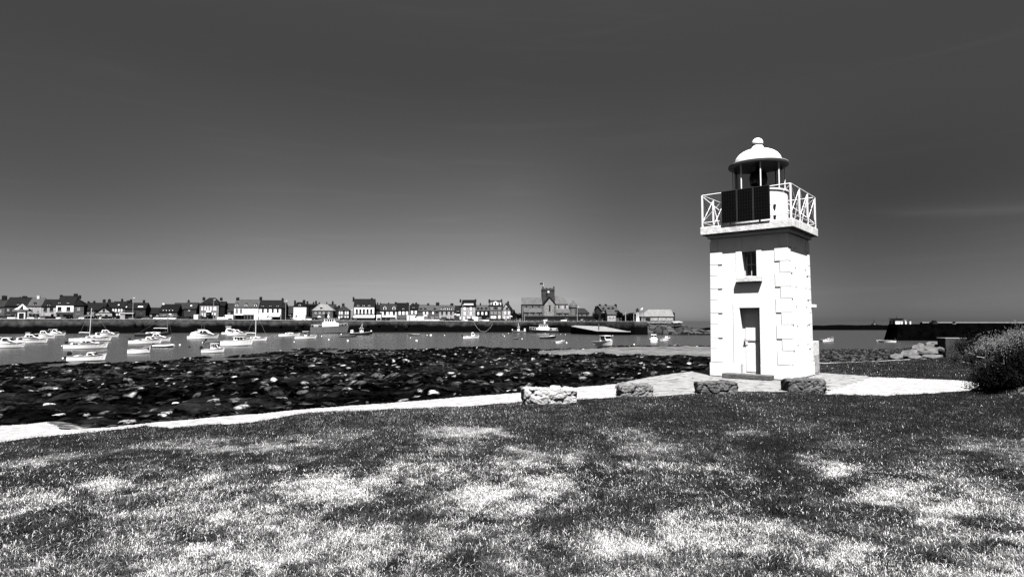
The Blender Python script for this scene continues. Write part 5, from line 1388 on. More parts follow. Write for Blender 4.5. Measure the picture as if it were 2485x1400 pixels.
TN = {'white': 'white', 'grey': 'grey', 'dark': 'black'}
for i, (px, k, t, rz, where) in enumerate(CARS):
    st = 15 if px > 1270 else 5
    car(px, k, t, st + (i % 3) * .5, rz + (180 if i % 4 == 1 else 0), f"{TN[t]} {NAMES[k]} parked {where}")

# ---- tyres and rope on the quay wall
M['tyre'] = M['rubber']
for px, py, where in ((326, 783.5, 'below the lamp post by the slate house'), (345, 785, 'under the outhouse corner'), (681, 787, 'under the awning shop corner'), (719, 796, 'under the small white house'), (733, 787, 'left of the grey fishing boat'), (893, 786, 'under the awning hotel'), (920, 786, 'under the white annex'), (961, 793, 'below the three white shutters'), (986, 793, 'under the white motorhome'), (992, 786, 'just below the quay rim by the charcoal house')):
    p = at_y(px, py, qd(px) - .25)
    b = MB(); n_, m_ = 14, 8; r0, r1 = .5, .17; vs = []; fs = []
    for i in range(n_):
        for j in range(m_):
            a, c = 2 * math.pi * i / n_, 2 * math.pi * j / m_; rr_ = r0 + r1 * math.cos(c); vs.append((rr_ * math.cos(a), r1 * math.sin(c), rr_ * math.sin(a)))
    fs = [(i * m_ + j, i * m_ + (j + 1) % m_, ((i + 1) % n_) * m_ + (j + 1) % m_, ((i + 1) % n_) * m_ + j) for i in range(n_) for j in range(m_)]
    o = b.add(vs, fs).build('tyre_fender', M['rubber'], None, p, smooth=True)
    tag(o, 'black tyre fender on the quay wall ' + where, 'tyre', 'tyre fenders on the quay wall')
pts = []
for t in range(21):
    u = t / 20; px = 1149 + 47 * u; py = 782 + 44 * (u - .02) * (1 - u) * 2.05 * (1) + 3 * u; q = at_y(px, min(py, 804.5), qd(px) - .3); pts.append(q)
tag(MB().tube([tuple(q - pts[0]) for q in pts], .03, 5).build('mooring_rope', M['rope'], None, pts[0]), 'pale rope hanging in a loop down the black quay wall', 'rope')

# ---- slipway and rounded quay head, rocks of the point
sl = thing('slipway', 'pale stone slipway sloping from the church quay to the water', 'slipway', at_y(1455, 800, 236))
o = sl.location.copy()
def rel(p): return tuple(Vector(p) - o)
top = [at_y(1395, 789.5, 262), at_y(1470, 792, 250), at_y(1532, 803.5, 238)]
low = [at_y(1385, 791.5, 250), at_y(1448, 803.5, 232), at_y(1530, 805.5, 229)]
vs = [rel(p) for p in low] + [rel(p) for p in top] + [rel((p.x, p.y + .4, WATER - 1)) for p in low]
MB().add(vs, [(0, 1, 4, 3), (1, 2, 5, 4)]).build('ramp', mat('slipway_stone', .18, .9, .35, .5, .3, 3), sl)
b = MB(); vs2 = [rel(p - Vector((0, 0, .02))) for p in low] + [rel((p.x, p.y - .3, WATER - 1)) for p in low]
b.add(vs2 + [rel((top[0].x - 1, top[0].y, WATER - 1)), rel(top[0] - Vector((1, 0, .02))), rel((low[2].x + .5, low[2].y + 6, WATER - 1)), rel(low[2] + Vector((.5, 6, -.02)))], [(3, 4, 1, 0), (4, 5, 2, 1), (6, 3, 0, 7), (5, 8, 9, 2)]); b.build('side_wall', M['pier'], sl)
pb = at_y(1453, 803, 236); MB().cyl(rel((pb.x, pb.y, WATER)), rel(at_y(1453, 785, 236)), .22, n=8).build('marker_post', M['w_stone'], sl)
tp = at_y(1385, 781.4, 262)

def rock_mesh(name, c, sx, sy, sz, seed, m, parent=None, ang=0.0, nu=40, nv=18, flat=.75, rough=.30):
    u = np.linspace(0, 2 * np.pi, nu, endpoint=False); v = np.linspace(0, np.pi, nv)
    U, W = np.meshgrid(u, v)
    X, Y, Z = np.sin(W) * np.cos(U), np.sin(W) * np.sin(U), np.cos(W)
    n = fbm(X * 1.7 + seed * 3.1 + 20, Y * 1.7 + Z * 1.3 + 30, seed, 4) - .5; n2 = fbm(X * 4 + seed + 50, Z * 5 + Y * 3 + 11, seed + 5, 3) - .5
    cd = cells((X + 3) * 1.8 + seed, (Y * 1.3 + Z * 2.2 + 5), seed + 9)
    r = 1 + rough * 2.2 * n + rough * .5 * n2 - rough * .35 * np.clip(1 - (cd[1] - cd[0]) / .12, 0, 1)
    r = np.where(Z > 0, r * (1 - (1 - flat) * Z ** 2), r)
    X, Y, Z = X * r * sx, Y * r * sy, Z * r * sz
    ca, sa = math.cos(ang), math.sin(ang)
    Vv = np.stack([X * ca - Y * sa, X * sa + Y * ca, Z], -1)
    Vv[0] = Vv[0].mean(0); Vv[-1] = Vv[-1].mean(0)
    Vv = Vv.reshape(-1, 3)
    Fq = [(i * nu + j, (i + 1) * nu + j, (i + 1) * nu + (j + 1) % nu, i * nu + (j + 1) % nu) for i in range(nv - 1) for j in range(nu)]
    o = np_mesh(name, Vv, np.array(Fq), [m], smooth=True); o.location = c
    if parent: o.parent = parent
    return o
# the point beyond the quay head: one terrain sheet
def headland():
    nx, ny = 170, 40
    pxs = np.linspace(1552, 1735, nx); vs = []
    yn = np.interp(pxs, [1552, 1600, 1660, 1735], [234, 232, 230, 228]); yf = yn + np.interp(pxs, [1552, 1640, 1700, 1735], [50, 46, 30, 20])
    zt = np.interp(pxs, [1552, 1566, 1600, 1632, 1650, 1675, 1700, 1722, 1735], [1.2, .9, .75, .55, .35, -1.0, -1.9, -2.6, -3.2])
    X = np.zeros((ny, nx)); Y = np.zeros((ny, nx)); T = np.zeros((ny, nx))
    for j in range(ny):
        t = j / (ny - 1); Y[j] = yn + (yf - yn) * t; X[j] = (pxs - 1242.5) / FPX * Y[j]; T[j] = t
    H = np.interp(T, [0, .06, .14, .3, .6, .85, 1], [-.1, .3, .6, .85, .97, 1, .85])
    Z = WATER - .4 + (zt[None, :] - WATER + .4) * H
    c2, c2b, q2, q2b = cells(X / 3.0, Y / 3.5, 131); c1 = cells(X / 7, Y / 8, 135)
    Z += (1 - .6 * H) * (.9 * (.6 - np.minimum(c2, .6)) * 1.5 + 1.2 * (.6 - np.minimum(c1[0], .6)) - .7) + .5 * (fbm(X * .2, Y * .2, 137, 4) - .5)
    tone = np.where(c2b - c2 < .14, .004, .015 + .05 * q2) * (.6 + .8 * fbm(X * .4, Y * .4, 139, 3)); tone = np.where(Z < WATER + .55, .0015, tone)
    ii = np.arange(nx * ny).reshape(ny, nx)
    o = np_mesh('headland', np.stack([X, Y, Z], -1).reshape(-1, 3), np.stack([ii[:-1, :-1], ii[:-1, 1:], ii[1:, 1:], ii[1:, :-1]], -1).reshape(-1, 4), [mat('headland_rock', 1.0, .9, .4, .8, .8, 3, attr='tone', spec=.1)], {'tone': tone.ravel()}, smooth=True)
    tag(o, kind='structure')
headland()
p = at_y(1641, 783, 240)
tag(rock_mesh('boulder', p, 2.2, 1.6, .9, 3, M['granite']), 'big pale boulder on the seaward tip beside the lifeboat house', 'boulder')
# ==== end town
# ==== begin boats
# ------------------------------------------------------------------ boats
BG = 'boats moored in the harbour'
def boat(kind, label, x0, x1, wl, top=None, d=1, yaw=8, hull='gel', bottom='antifoul', beam=None, fb=None, motor=None, mast=None, cat='boat', name=None, cab='gel', sheer=.75, stripe=None):
    c = at_z((x0 + x1) / 2, wl, WATER); D = c.y
    wid = (x1 - x0) / FPX * D
    L = wid / max(.3, abs(math.cos(R(yaw)))) if abs(yaw) < 60 else wid / (.36 + .25)
    B = beam or max(1.5, min(3.6, L * .36))
    if abs(yaw) >= 60: L = min(7.0, wid / .5); B = wid * .85
    F = fb or (.38 + .064 * L)
    H = ((wl - top) / FPX * D) if top else F * 2.4
    az = math.atan2(c.x, c.y)
    rz = -az * .0 + R(yaw) + (0 if d > 0 else math.pi)
    root = thing(name or 'moored_boat', label, cat, (c.x, c.y, WATER), rz, BG)
    n = 13; secs = []
    for i in range(n):
        t = i / (n - 1)
        hb = B / 2 * (.86 + .14 * min(1, t / .35)) if t < .42 else B / 2 * (1 - ((t - .42) / .58) ** 2.3)
        hb = max(hb, .02)
        zg = F * (1 + sheer * max(0, t - .15) ** 2)
        kz = -.35 + (.35 + F * .55) * max(0, (t - .72) / .28) ** 2.2
        zc_ = .07 + F * .16 * t ** 2; hc = hb * (.97 - .22 * t ** 1.5)
        xg = -L / 2 + L * t; xc = -L / 2 + L * t * .955; xk = -L / 2 + L * t * .90
        secs.append([(xk, 0, kz), (xc, -hc, zc_), (xg, -hb, zg), (xg, -max(hb - .09, .005), zg), (xg, -max(hb - .09, .005), zg - .12)])
    def hullmesh():
        b = MB(); m = len(secs[0])
        for s in (1, -1):
            vs = [(x, y * s, z) for sec in secs for (x, y, z) in sec]; fs = []
            o = len(b.v); b.v += vs
            for i in range(n - 1):
                for j in range(m - 1):
                    q = (o + i * m + j, o + (i + 1) * m + j, o + (i + 1) * m + j + 1, o + i * m + j + 1)
                    b.f.append(q if s > 0 else q[::-1]); b.mi.append(1 if j == 0 else 0)
            b.f.append(tuple(o + j for j in range(m))[::s]); b.mi.append(0)
        o = len(b.v)       # transom and deck
        s0 = secs[0]
        b.v += [s0[0], s0[1], s0[2], (s0[2][0], -s0[2][1], s0[2][2]), (s0[1][0], -s0[1][1], s0[1][2])]; b.f.append((o, o + 1, o + 2, o + 3, o + 4)); b.mi.append(0)
        return b
    deckdrop = .12
    hm = hullmesh()
    ho = hm.build('hull', [M[hull], M[bottom]], root)
    b = MB(); fs = []
    for i in range(n): b.v += [secs[i][4], (secs[i][4][0], -secs[i][4][1], secs[i][4][2])]
    b.f = [(2 * i, 2 * i + 2, 2 * i + 3, 2 * i + 1) for i in range(n - 1)]; b.mi = [0] * (n - 1)
    open_from = 0
    b.build('deck', M['gel'] if kind not in ('open', 'skiff') else M['gel_grey'], root)
    r = MB()
    for s in (1, -1): r.tube([(sec[2][0], sec[2][1] * s, sec[2][2] - .03) for sec in secs[:-1]], .035, 5)
    r.cyl((secs[0][2][0], secs[0][2][1], secs[0][2][2] - .03), (secs[0][2][0], -secs[0][2][1], secs[0][2][2] - .03), .035, n=5)
    r.build('rubbing_strake', M['gel_grey'] if stripe is None else M[stripe], ho)
    X = lambda t: -L / 2 + L * t
    zd = lambda t: F * (1 + sheer * max(0, t - .15) ** 2) - .10
    def cabin(prof, wins, w, nm='cabin', z0=None, Ht=None, m=None):
        base = zd(.4) if z0 is None else z0; h = (H - base) if Ht is None else Ht
        # section narrows to the top
        pts = [(X(t), base + z * h - (.12 if z <= 0 else 0)) for t, z in prof]
        b = MB(); k = len(pts)
        def yw(z, x=-99):
            t = (x + L / 2) / L; tp = 1 if t < .5 else max(.12, 1 - .95 * ((t - .5) / .5) ** 2)
            return w / 2 * (1 - .16 * (z - base) / max(.2, h)) * tp
        vs = [(x, -yw(z, x), z) for x, z in pts] + [(x, yw(z, x), z) for x, z in pts]
        b.add(vs, [tuple(range(k)), tuple(range(2 * k - 1, k - 1, -1))] + [(i, i + k, (i + 1) % k + k, (i + 1) % k) for i in range(k)])
        o = bevel(b.build(nm, M[m or cab], root), .03)
        for q in wins:
            pp = [(X(t), base + z * h) for t, z in q]; k2 = len(pp)
            for s in (-1, 1):
                vs = [(x, s * (yw(z, x) + .012), z) for x, z in pp] + [(x, s * (yw(z, x) - .05), z) for x, z in pp]
                MB().add(vs, [tuple(range(k2)), tuple(range(2 * k2 - 1, k2 - 1, -1))] + [(i, i + k2, (i + 1) % k2 + k2, (i + 1) % k2) for i in range(k2)]).build('window', M['glass'], o)
        return o, base, h
    W = B * .68
    if kind == 'cuddy':
        o, ba, h = cabin([(.50, 0), (.52, .92), (.54, 1), (.64, 1), (.74, .30), (.92, 0)], [[(.55, .42), (.555, .86), (.63, .86), (.69, .42)]], W)
        MB().prism([(X(.655), ba + h * .93), (X(.72), ba + h * .46), (X(.728), ba + h * .47), (X(.663), ba + h * .94)], -W * .36, W * .36).build('windscreen', M['glass'], o)
        MB().box(X(.2), X(.3), -B * .32, B * .32, zd(.2) - .1, zd(.2) + .22).build('thwart', M['gel'], root)
    elif kind == 'cruiser':
        o, ba, h = cabin([(.14, 0), (.16, .48), (.36, .52), (.40, 1), (.58, 1), (.70, .52), (.94, 0)], [[(.42, .6), (.425, .92), (.5, .92), (.5, .6)], [(.515, .6), (.515, .92), (.575, .92), (.645, .6)], [(.2, .16), (.2, .38), (.32, .38), (.32, .16)]], W)
        MB().prism([(X(.595), ba + h * .94), (X(.685), ba + h * .58), (X(.692), ba + h * .59), (X(.602), ba + h * .95)], -W * .36, W * .36).build('windscreen', M['glass'], o)
        MB().box(X(.38), X(.6), -W * .40, W * .40, ba + h + .002, ba + h + .06).build('hardtop', M[cab], o)
    elif kind == 'sport':
        o, ba, h = cabin([(.30, 0), (.34, .55), (.38, .62), (.42, 1), (.56, .98), (.66, .5), (.96, 0)], [[(.42, .58), (.43, .9), (.54, .88), (.61, .58)]], W)
        MB().prism([(X(.57), ba + h * .93), (X(.65), ba + h * .56), (X(.657), ba + h * .57), (X(.577), ba + h * .94)], -W * .36, W * .36).build('windscreen', M['glass'], o)
        a = MB()
        for s in (-1, 1): a.tube([(X(.18), s * W * .45, zd(.2)), (X(.22), s * W * .42, ba + h * 1.0), (X(.3), s * W * .38, ba + h * 1.02)], .04, 5)
        a.cyl((X(.22), -W * .42, ba + h), (X(.22), W * .42, ba + h), .04, n=5); a.build('radar_arch', M[cab], root)
    elif kind == 'pilot':
        o, ba, h = cabin([(.40, 0), (.40, 1), (.66, 1), (.73, .42), (.94, 0)], [[(.425, .5), (.43, .88), (.49, .88), (.49, .5)], [(.51, .5), (.51, .88), (.575, .88), (.575, .5)], [(.595, .5), (.595, .88), (.645, .88), (.69, .5)]], W)
        MB().prism([(X(.675), ba + h * .92), (X(.722), ba + h * .5), (X(.73), ba + h * .51), (X(.683), ba + h * .93)], -W * .36, W * .36).build('windscreen', M['glass'], o)
        MB().prism([(X(.36), ba + h + .002), (X(.70), ba + h + .002), (X(.69), ba + h + .07), (X(.37), ba + h + .07)], -W * .46, W * .46).build('cabin_roof', M[cab], o)
        for s in (-.27, .27): MB().box(X(.40) - .03, X(.40) - .004, s * W - W * .14, s * W + W * .14, ba + h * .55, ba + h * .88).build('window', M['glass'], o)
    elif kind == 'canopy':
        o, ba, h = cabin([(.08, 0), (.14, .5), (.28, .62), (.36, .98), (.58, 1), (.72, .5), (.95, 0)], [[(.40, .56), (.41, .9), (.48, .9), (.48, .56)], [(.5, .56), (.5, .9), (.57, .9), (.65, .56)]], W)
        MB().prism([(X(.06), zd(.1)), (X(.12), ba + h * .62), (X(.3), ba + h * .86), (X(.3), zd(.3))], -W * .52, W * .52).build('canvas_cover', M['canvas'], root)
        a = MB().box(X(.3), X(.55), -W * .3, W * .3, ba + h + .1, ba + h + .2)
        a.build('hardtop', M[cab], o)
        for k_ in (.42, .5): MB().cyl((X(k_), 0, ba + h), (X(k_), 0, ba + h + 1.6), .02, .012, 5).build('aerial', M['metal'], o)
    elif kind == 'flybridge':
        o, ba, h = cabin([(.18, 0), (.22, .5), (.28, .55), (.60, .55), (.74, .3), (.95, 0)], [[(.3, .28), (.3, .48), (.56, .48), (.62, .28)]], W)
        cabin([(.24, 0), (.24, .45), (.45, .5), (.52, 0)], [], W * .8, 'flybridge', ba + h * .55, h * .34)
        MB().box(X(.2), X(.5), -W * .42, W * .42, ba + h * .93, ba + h).build('bimini', M['canvas'], root)
        a = MB()
        for t in (.22, .48):
            for s in (-1, 1): a.cyl((X(t), s * W * .38, ba + h * .55), (X(t), s * W * .38, ba + h * .93), .03, n=5)
        a.build('bimini_frame', M['metal'], root)
    elif kind in ('open', 'skiff', 'rib'):
        for t in ((.25, .55) if kind != 'rib' else (.3,)):
            hw = B * .40; MB().box(X(t), X(t) + .28, -hw, hw, zd(t) + .0, zd(t) + .05).build('thwart', M['wood'], root)
        if kind == 'rib':
            tb = MB()
            for s in (1, -1): tb.tube([(sec[2][0], sec[2][1] * s * .96, sec[2][2]) for sec in secs[:-1]] , .2, 8)
            tb.build('inflatable_tube', M['gel'], root)
        if kind == 'open' and top:
            MB().prism([(X(.62), zd(.6) - .1), (X(.60), zd(.6) + .05), (X(.72), zd(.7) + (H - zd(.7)) * .6), (X(.93), zd(.93))], -B * .26, B * .26).build('foredeck_cover', M['canvas'], root)
    elif kind == 'sail':
        cabin([(.28, 0), (.30, .8), (.48, 1), (.64, .8), (.70, 0)], [[(.34, .35), (.34, .7), (.44, .75), (.44, .4)], [(.5, .4), (.5, .75), (.58, .7), (.58, .35)]], W * .8, 'cabin', None, .55)
    elif kind == 'console':
        o, ba, h = cabin([(.42, 0), (.42, .55), (.52, .6), (.56, 0)], [[(.44, .35), (.44, .52), (.5, .55), (.52, .35)]], W * .45, 'console')
        MB().prism([(X(.34), ba + h * .93), (X(.62), ba + h * .95), (X(.64), ba + h), (X(.33), ba + h)], -W * .48, W * .48).build('t_top', M['canvas'], root)
        a = MB()
        for t in (.38, .58):
            for s in (-1, 1): a.cyl((X(t), s * W * .4, ba), (X(t), s * W * .4, ba + h * .93), .03, n=5)
        a.build('t_top_frame', M['metal'], root)
        MB().box(X(.70), X(.9), -B * .2, B * .2, zd(.8), zd(.8) + .18).build('bow_locker', M['gel'], root)
    elif kind == 'fishing':
        o, ba, h = cabin([(.44, 0), (.43, 1), (.58, 1), (.60, 0)], [[(.45, .55), (.45, .85), (.5, .85), (.5, .55)], [(.53, .55), (.53, .85), (.575, .85), (.58, .55)]], W * .8, 'wheelhouse')
        MB().prism([(X(.40), ba + h), (X(.61), ba + h), (X(.61), ba + h + .1), (X(.40), ba + h + .1)], -W * .46, W * .46).build('wheelhouse_roof', M[cab], o)
        cabin([(.02, 0), (.02, .62), (.12, .7), (.14, 0)], [[(.04, .25), (.04, .5), (.09, .5), (.09, .25)]], W * .8, 'stern_shelter')
        MB().tube([(X(.52), 0, ba + h), (X(.52), 0, ba + h + 2.0)], .06, 6).build('mast', M['white'], root)
        MB().cyl((X(.52), 0, ba + h + 1.5), (X(.44), 0, ba + h + .2), .05, n=5).build('exhaust_stay', M['white'], root)
        MB().ball((X(.93), 0, zd(.95) + .25), .3, 8).build('bow_fender', M['gel'], root)
    elif kind == 'trawler':
        o, ba, h = cabin([(.30, 0), (.30, .55), (.34, .58), (.36, 1), (.62, 1), (.66, .5), (.72, .5), (.74, 0)], [[(.38 + .06 * i, .66), (.38 + .06 * i, .9), (.42 + .06 * i, .9), (.42 + .06 * i, .66)] for i in range(4)], W * .8, 'wheelhouse')
        MB().box(X(.34), X(.65), -W * .42, W * .42, ba + h + .002, ba + h + .12).build('wheelhouse_roof', M[cab], o)
        MB().tube([(X(.45), 0, ba + h), (X(.45), 0, ba + h + 2.2)], .08, 6).build('mast', M['white'], root)
        MB().prism([(X(.42), ba + h + .6), (X(.48), ba + h + .6), (X(.46), ba + h + 1.9), (X(.44), ba + h + 1.9)], -.1, .1).build('mast_board', M['white'], root)
        a = MB()
        for s in (-1, 1):
            for t in np.linspace(.03, .95, 12):
                hb = B / 2 * (.98 if t < .42 else (1 - ((t - .42) / .58) ** 2.3)); a.cyl((X(t), s * hb * .93, zd(t)), (X(t), s * hb * .93, zd(t) + 1.0), .03, n=4)
        for s in (-1, 1):
            ts = np.linspace(.03, .95, 14); a.tube([(X(t), s * .93 * B / 2 * (.98 if t < .42 else (1 - ((t - .42) / .58) ** 2.3)), zd(t) + 1.0) for t in ts], .05, 5)
        a.build('bulwark_rail', M['white'], root)
        MB().box(X(.08), X(.2), -W * .3, W * .3, zd(.1), zd(.1) + .9).build('winch', M['gel_grey'], root)
    if motor:
        tilt = motor == 'up'
        for s in ((0,) if motor != 'twin' else (-.22, .22)):
            y = s * B
            xt = -L / 2
            if tilt:
                cw = MB().prism([(xt - .25, F + .1), (xt + .12, F + .15), (xt + .1, F + .55), (xt - .2, F + .6), (xt - .38, F + .4)], y - .16, y + .16).build('outboard_motor', M['gel_grey'] if s else M['black'], root)
                MB().prism([(xt - .2, F + .2), (xt - .05, F + .05), (xt - .75, F - .42), (xt - .95, F - .3)], y - .06, y + .06).build('motor_leg', M['black'], cw)
                MB().cyl((xt - .82, y, F - .38), (xt - .98, y, F - .28), .14, .14, 8).build('propeller', M['gel'], cw)
            else:
                cw = MB().prism([(xt - .42, F - .05), (xt - .05, F - .05), (xt - .02, F + .5), (xt - .3, F + .58), (xt - .45, F + .4)], y - .17, y + .17).build('outboard_motor', M['black'], root)
                MB().prism([(xt - .28, F - .05), (xt - .12, F - .05), (xt - .12, -.3), (xt - .26, -.3)], y - .06, y + .06).build('motor_leg', M['black'], cw)
    if mast:
        mt, mtop, mpx = mast      # where along the boat, pixel height of the head, lean
        Hm = (wl - mtop) / FPX * D
        z0 = zd(mt) + (.3 if kind == 'sail' else 0)
        mm = MB().cyl((X(mt), 0, z0), (X(mt) + mpx, 0, Hm), .085, .06, 7).build('mast', M['white'] if hull != 'hull_dark' else M['w_pale'], root)
        zb = z0 + 1.0
        MB().cyl((X(mt) - .05, 0, zb), (X(max(.04, mt - .42)), 0, zb + .1), .05, n=6).build('boom', M['metal'], root)
        s_ = MB(); s_.tube([(X(mt) - .1, 0, zb + .12), (X(mt - .2), 0, zb + .2), (X(max(.06, mt - .40)), 0, zb + .16)], .11, 7); s_.build('furled_sail', M['canvas'], root)
        r_ = MB()
        for a in ((X(.98), 0, zd(.98)), (X(.02), 0, zd(0)), (X(mt) - .1, -B * .45, zd(mt)), (X(mt) - .1, B * .45, zd(mt))): r_.cyl(a, (X(mt) + mpx, 0, Hm - .1), .012, n=3)
        r_.build('rigging', M['metal'], root)
    if kind in ('cuddy', 'cruiser', 'sport', 'pilot', 'canopy', 'flybridge', 'console') :
        rr = MB(); ts = [.74, .88, .975]
        for s in (1, -1):
            pts = []
            for t in ts:
                hb = B / 2 * (1 - ((t - .42) / .58) ** 2.3); pts.append((X(t), s * hb * .9, zd(t) + .12 + .42)); rr.cyl((X(t), s * hb * .9, zd(t) + .1), pts[-1], .010, n=4)
            rr.tube(pts, .012, 4)
        rr.cyl(pts[-1], (pts[-1][0], -pts[-1][1], pts[-1][2]), .012, n=4)
        rr.build('pulpit_rail', M['metal'], root)
    return root
BOATS = [
 ('sport', 'white sports cruiser cut by the frame edge, nearest of the crowded end', dict(x0=-22, x1=56, wl=844, top=819, yaw=10)),
 ('cruiser', 'low white cruiser with wide dark side windows and shadowed hull', dict(x0=37, x1=113, wl=833, top=812, yaw=8)),
 ('flybridge', 'small white flybridge boat half hidden behind the low cruisers', dict(x0=58, x1=90, wl=822, top=807, yaw=12)),
 ('cruiser', 'white cabin boat third back in the crowded end of the moorings', dict(x0=82, x1=131, wl=822, top=803, yaw=10)),
 ('sport', 'farthest white cruiser of the crowded end, bow raised', dict(x0=112, x1=156, wl=815, top=799, yaw=12)),
 ('sail', 'white sloop with tall mast in front of the market stall', dict(x0=190, x1=268, wl=828, yaw=8, mast=(.36, 748, .25), name='sailing_boat', cat='sailing boat')),
 ('cruiser', 'white cabin cruiser moored just behind the white sloop', dict(x0=228, x1=286, wl=819, top=801, yaw=10)),
 ('open', 'white open workboat wedged between sloop and big outboard cruiser', dict(x0=175, x1=240, wl=828, top=816, yaw=4)),
 ('cruiser', 'long white cabin cruiser with tilted black outboard and raised bow', dict(x0=166, x1=260, wl=846, top=826, yaw=6, motor='up')),
 ('cuddy', 'white boat closest to the weedy shore, small wheelhouse and black tilted outboard', dict(x0=172, x1=256, wl=876, top=855, yaw=4, motor='up')),
 ('open', 'white dinghy with black bottom and covered bow', dict(x0=316, x1=362, wl=858, top=841, yaw=14, fb=.75, sheer=1.0)),
 ('cuddy', 'white boat hung with fenders in front of the dark hulled yacht', dict(x0=319, x1=392, wl=834, top=818, yaw=4, motor='down')),
 ('cruiser', 'white cabin cruiser alongside the dark hulled yacht', dict(x0=350, x1=413, wl=829, top=810, yaw=6)),
 ('sail', 'dark hulled old yacht with long bowsprit', dict(x0=334, x1=415, wl=817, yaw=4, hull='hull_dark', mast=(.88, 766, -.2), name='sailing_boat', cat='sailing boat')),
 ('rib', 'white inflatable dinghy alone in open water', dict(x0=376, x1=423, wl=843, yaw=8, fb=.32, motor='up', name='inflatable_dinghy', cat='dinghy')),
 ('canopy', 'rounded white motor cruiser with canvas cover and twin aerials', dict(x0=461, x1=528, wl=822, top=801, yaw=12)),
 ('flybridge', 'white flybridge cruiser under the low slate shed', dict(x0=541, x1=583, wl=811, top=792, yaw=8)),
 ('sport', 'white sports boat overlapping the flybridge cruiser', dict(x0=555, x1=598, wl=814, top=800, yaw=8)),
 ('open', 'dark grey open boat with small outboard', dict(x0=502, x1=550, wl=833, yaw=6, hull='hull_mid', fb=.5, motor='up')),
 ('pilot', 'bulky white round-bilged boat with tiny wheelhouse', dict(x0=541, x1=612, wl=839, top=818, yaw=10, fb=1.15)),
 ('sail', 'small sloop with bare white mast and dark waterline', dict(x0=592, x1=650, wl=828, yaw=-6, mast=(.48, 757, 0), name='sailing_boat', cat='sailing boat')),
 ('pilot', 'stubby white fishing boat with three dark wheelhouse windows', dict(x0=493, x1=544, wl=856, top=834, yaw=6, motor='down')),
 ('sail', 'low white yacht with wrapped sails and no upright mast', dict(x0=679, x1=728, wl=816, yaw=4)),
 ('console', 'white boat with shade top in front of the grey fishing boat', dict(x0=718, x1=768, wl=822, top=804, yaw=6)),
 ('fishing', 'dark fishing boat with white stripe and little white wheelhouse', dict(x0=851, x1=904, wl=813, top=797, yaw=4, hull='hull_dark', stripe='white', name='fishing_boat', cat='fishing boat')),
 ('skiff', 'flat dark skiff lying beside the striped fishing boat', dict(x0=824, x1=866, wl=817.5, yaw=3, hull='hull_dark', fb=.4)),
 ('skiff', 'grey rowing boat with pale inside under the white motorhome', dict(x0=990, x1=1018, wl=814.5, yaw=6, hull='hull_mid', d=-1, fb=.6)),
 ('cuddy', 'lone white cabin boat in the middle of the open water', dict(x0=1124, x1=1163, wl=821.5, top=806.5, yaw=6, motor='down')),
 ('fishing', 'rusty little trawler with stubby posts by the church quay', dict(x0=1241, x1=1276, wl=807.5, top=794, yaw=3, d=-1, hull='hull_mid', name='fishing_boat', cat='fishing boat')),
 ('trawler', 'black hulled trawler with long white wheelhouse below the church', dict(x0=1282, x1=1354, wl=808, top=788, yaw=3, d=-1, hull='hull_dark', stripe='white', name='fishing_boat', cat='fishing boat')),
 ('open', 'black hulled open boat with white gunwale below the church trawler', dict(x0=1310, x1=1350, wl=822, top=812.5, yaw=4, hull='hull_dark', stripe='white', fb=.7)),
 ('open', 'small white tender with rounded bow beside a white buoy', dict(x0=1347, x1=1371, wl=833, top=824, yaw=10, fb=.5)),
 ('pilot', 'white boat seen almost end-on with fender and black bottom', dict(x0=1450, x1=1486, wl=839, top=815, yaw=-68, fb=.9)),
 ('pilot', 'white boat seen from astern with square two-window wheelhouse', dict(x0=1575, x1=1598, wl=830, top=812.5, yaw=78, fb=.8)),
 ('cuddy', 'white day boat moored beside the square wheelhouse boat', dict(x0=1603, x1=1629, wl=827, top=816, yaw=30)),
 ('cuddy', 'white cabin boat alone behind the lighthouse corner', dict(x0=1993, x1=2024, wl=829.5, top=821, yaw=4)),
 ('open', 'slim white open boat in the shadow of the black pier', dict(x0=2126, x1=2171, wl=830.5, yaw=3, d=-1, fb=.45, hull='gel', sheer=.5, motor='down')),
 ('skiff', 'low dark punt adrift below the rusty little trawler', dict(x0=1244, x1=1259, wl=822.5, yaw=0, hull='hull_dark', fb=.3)),
]
for k, lab, kw in BOATS: boat(k, lab, **kw)
# the grey fishing boat dried out against the quay
gb = boat('trawler', 'big grey fishing boat aground on the mud against the quay', 756, 846, 809, 774, yaw=3, hull='hull_mid', bottom='hull_dark', fb=2.9, sheer=.35, name='fishing_boat', cat='fishing boat', stripe='hull_dark')

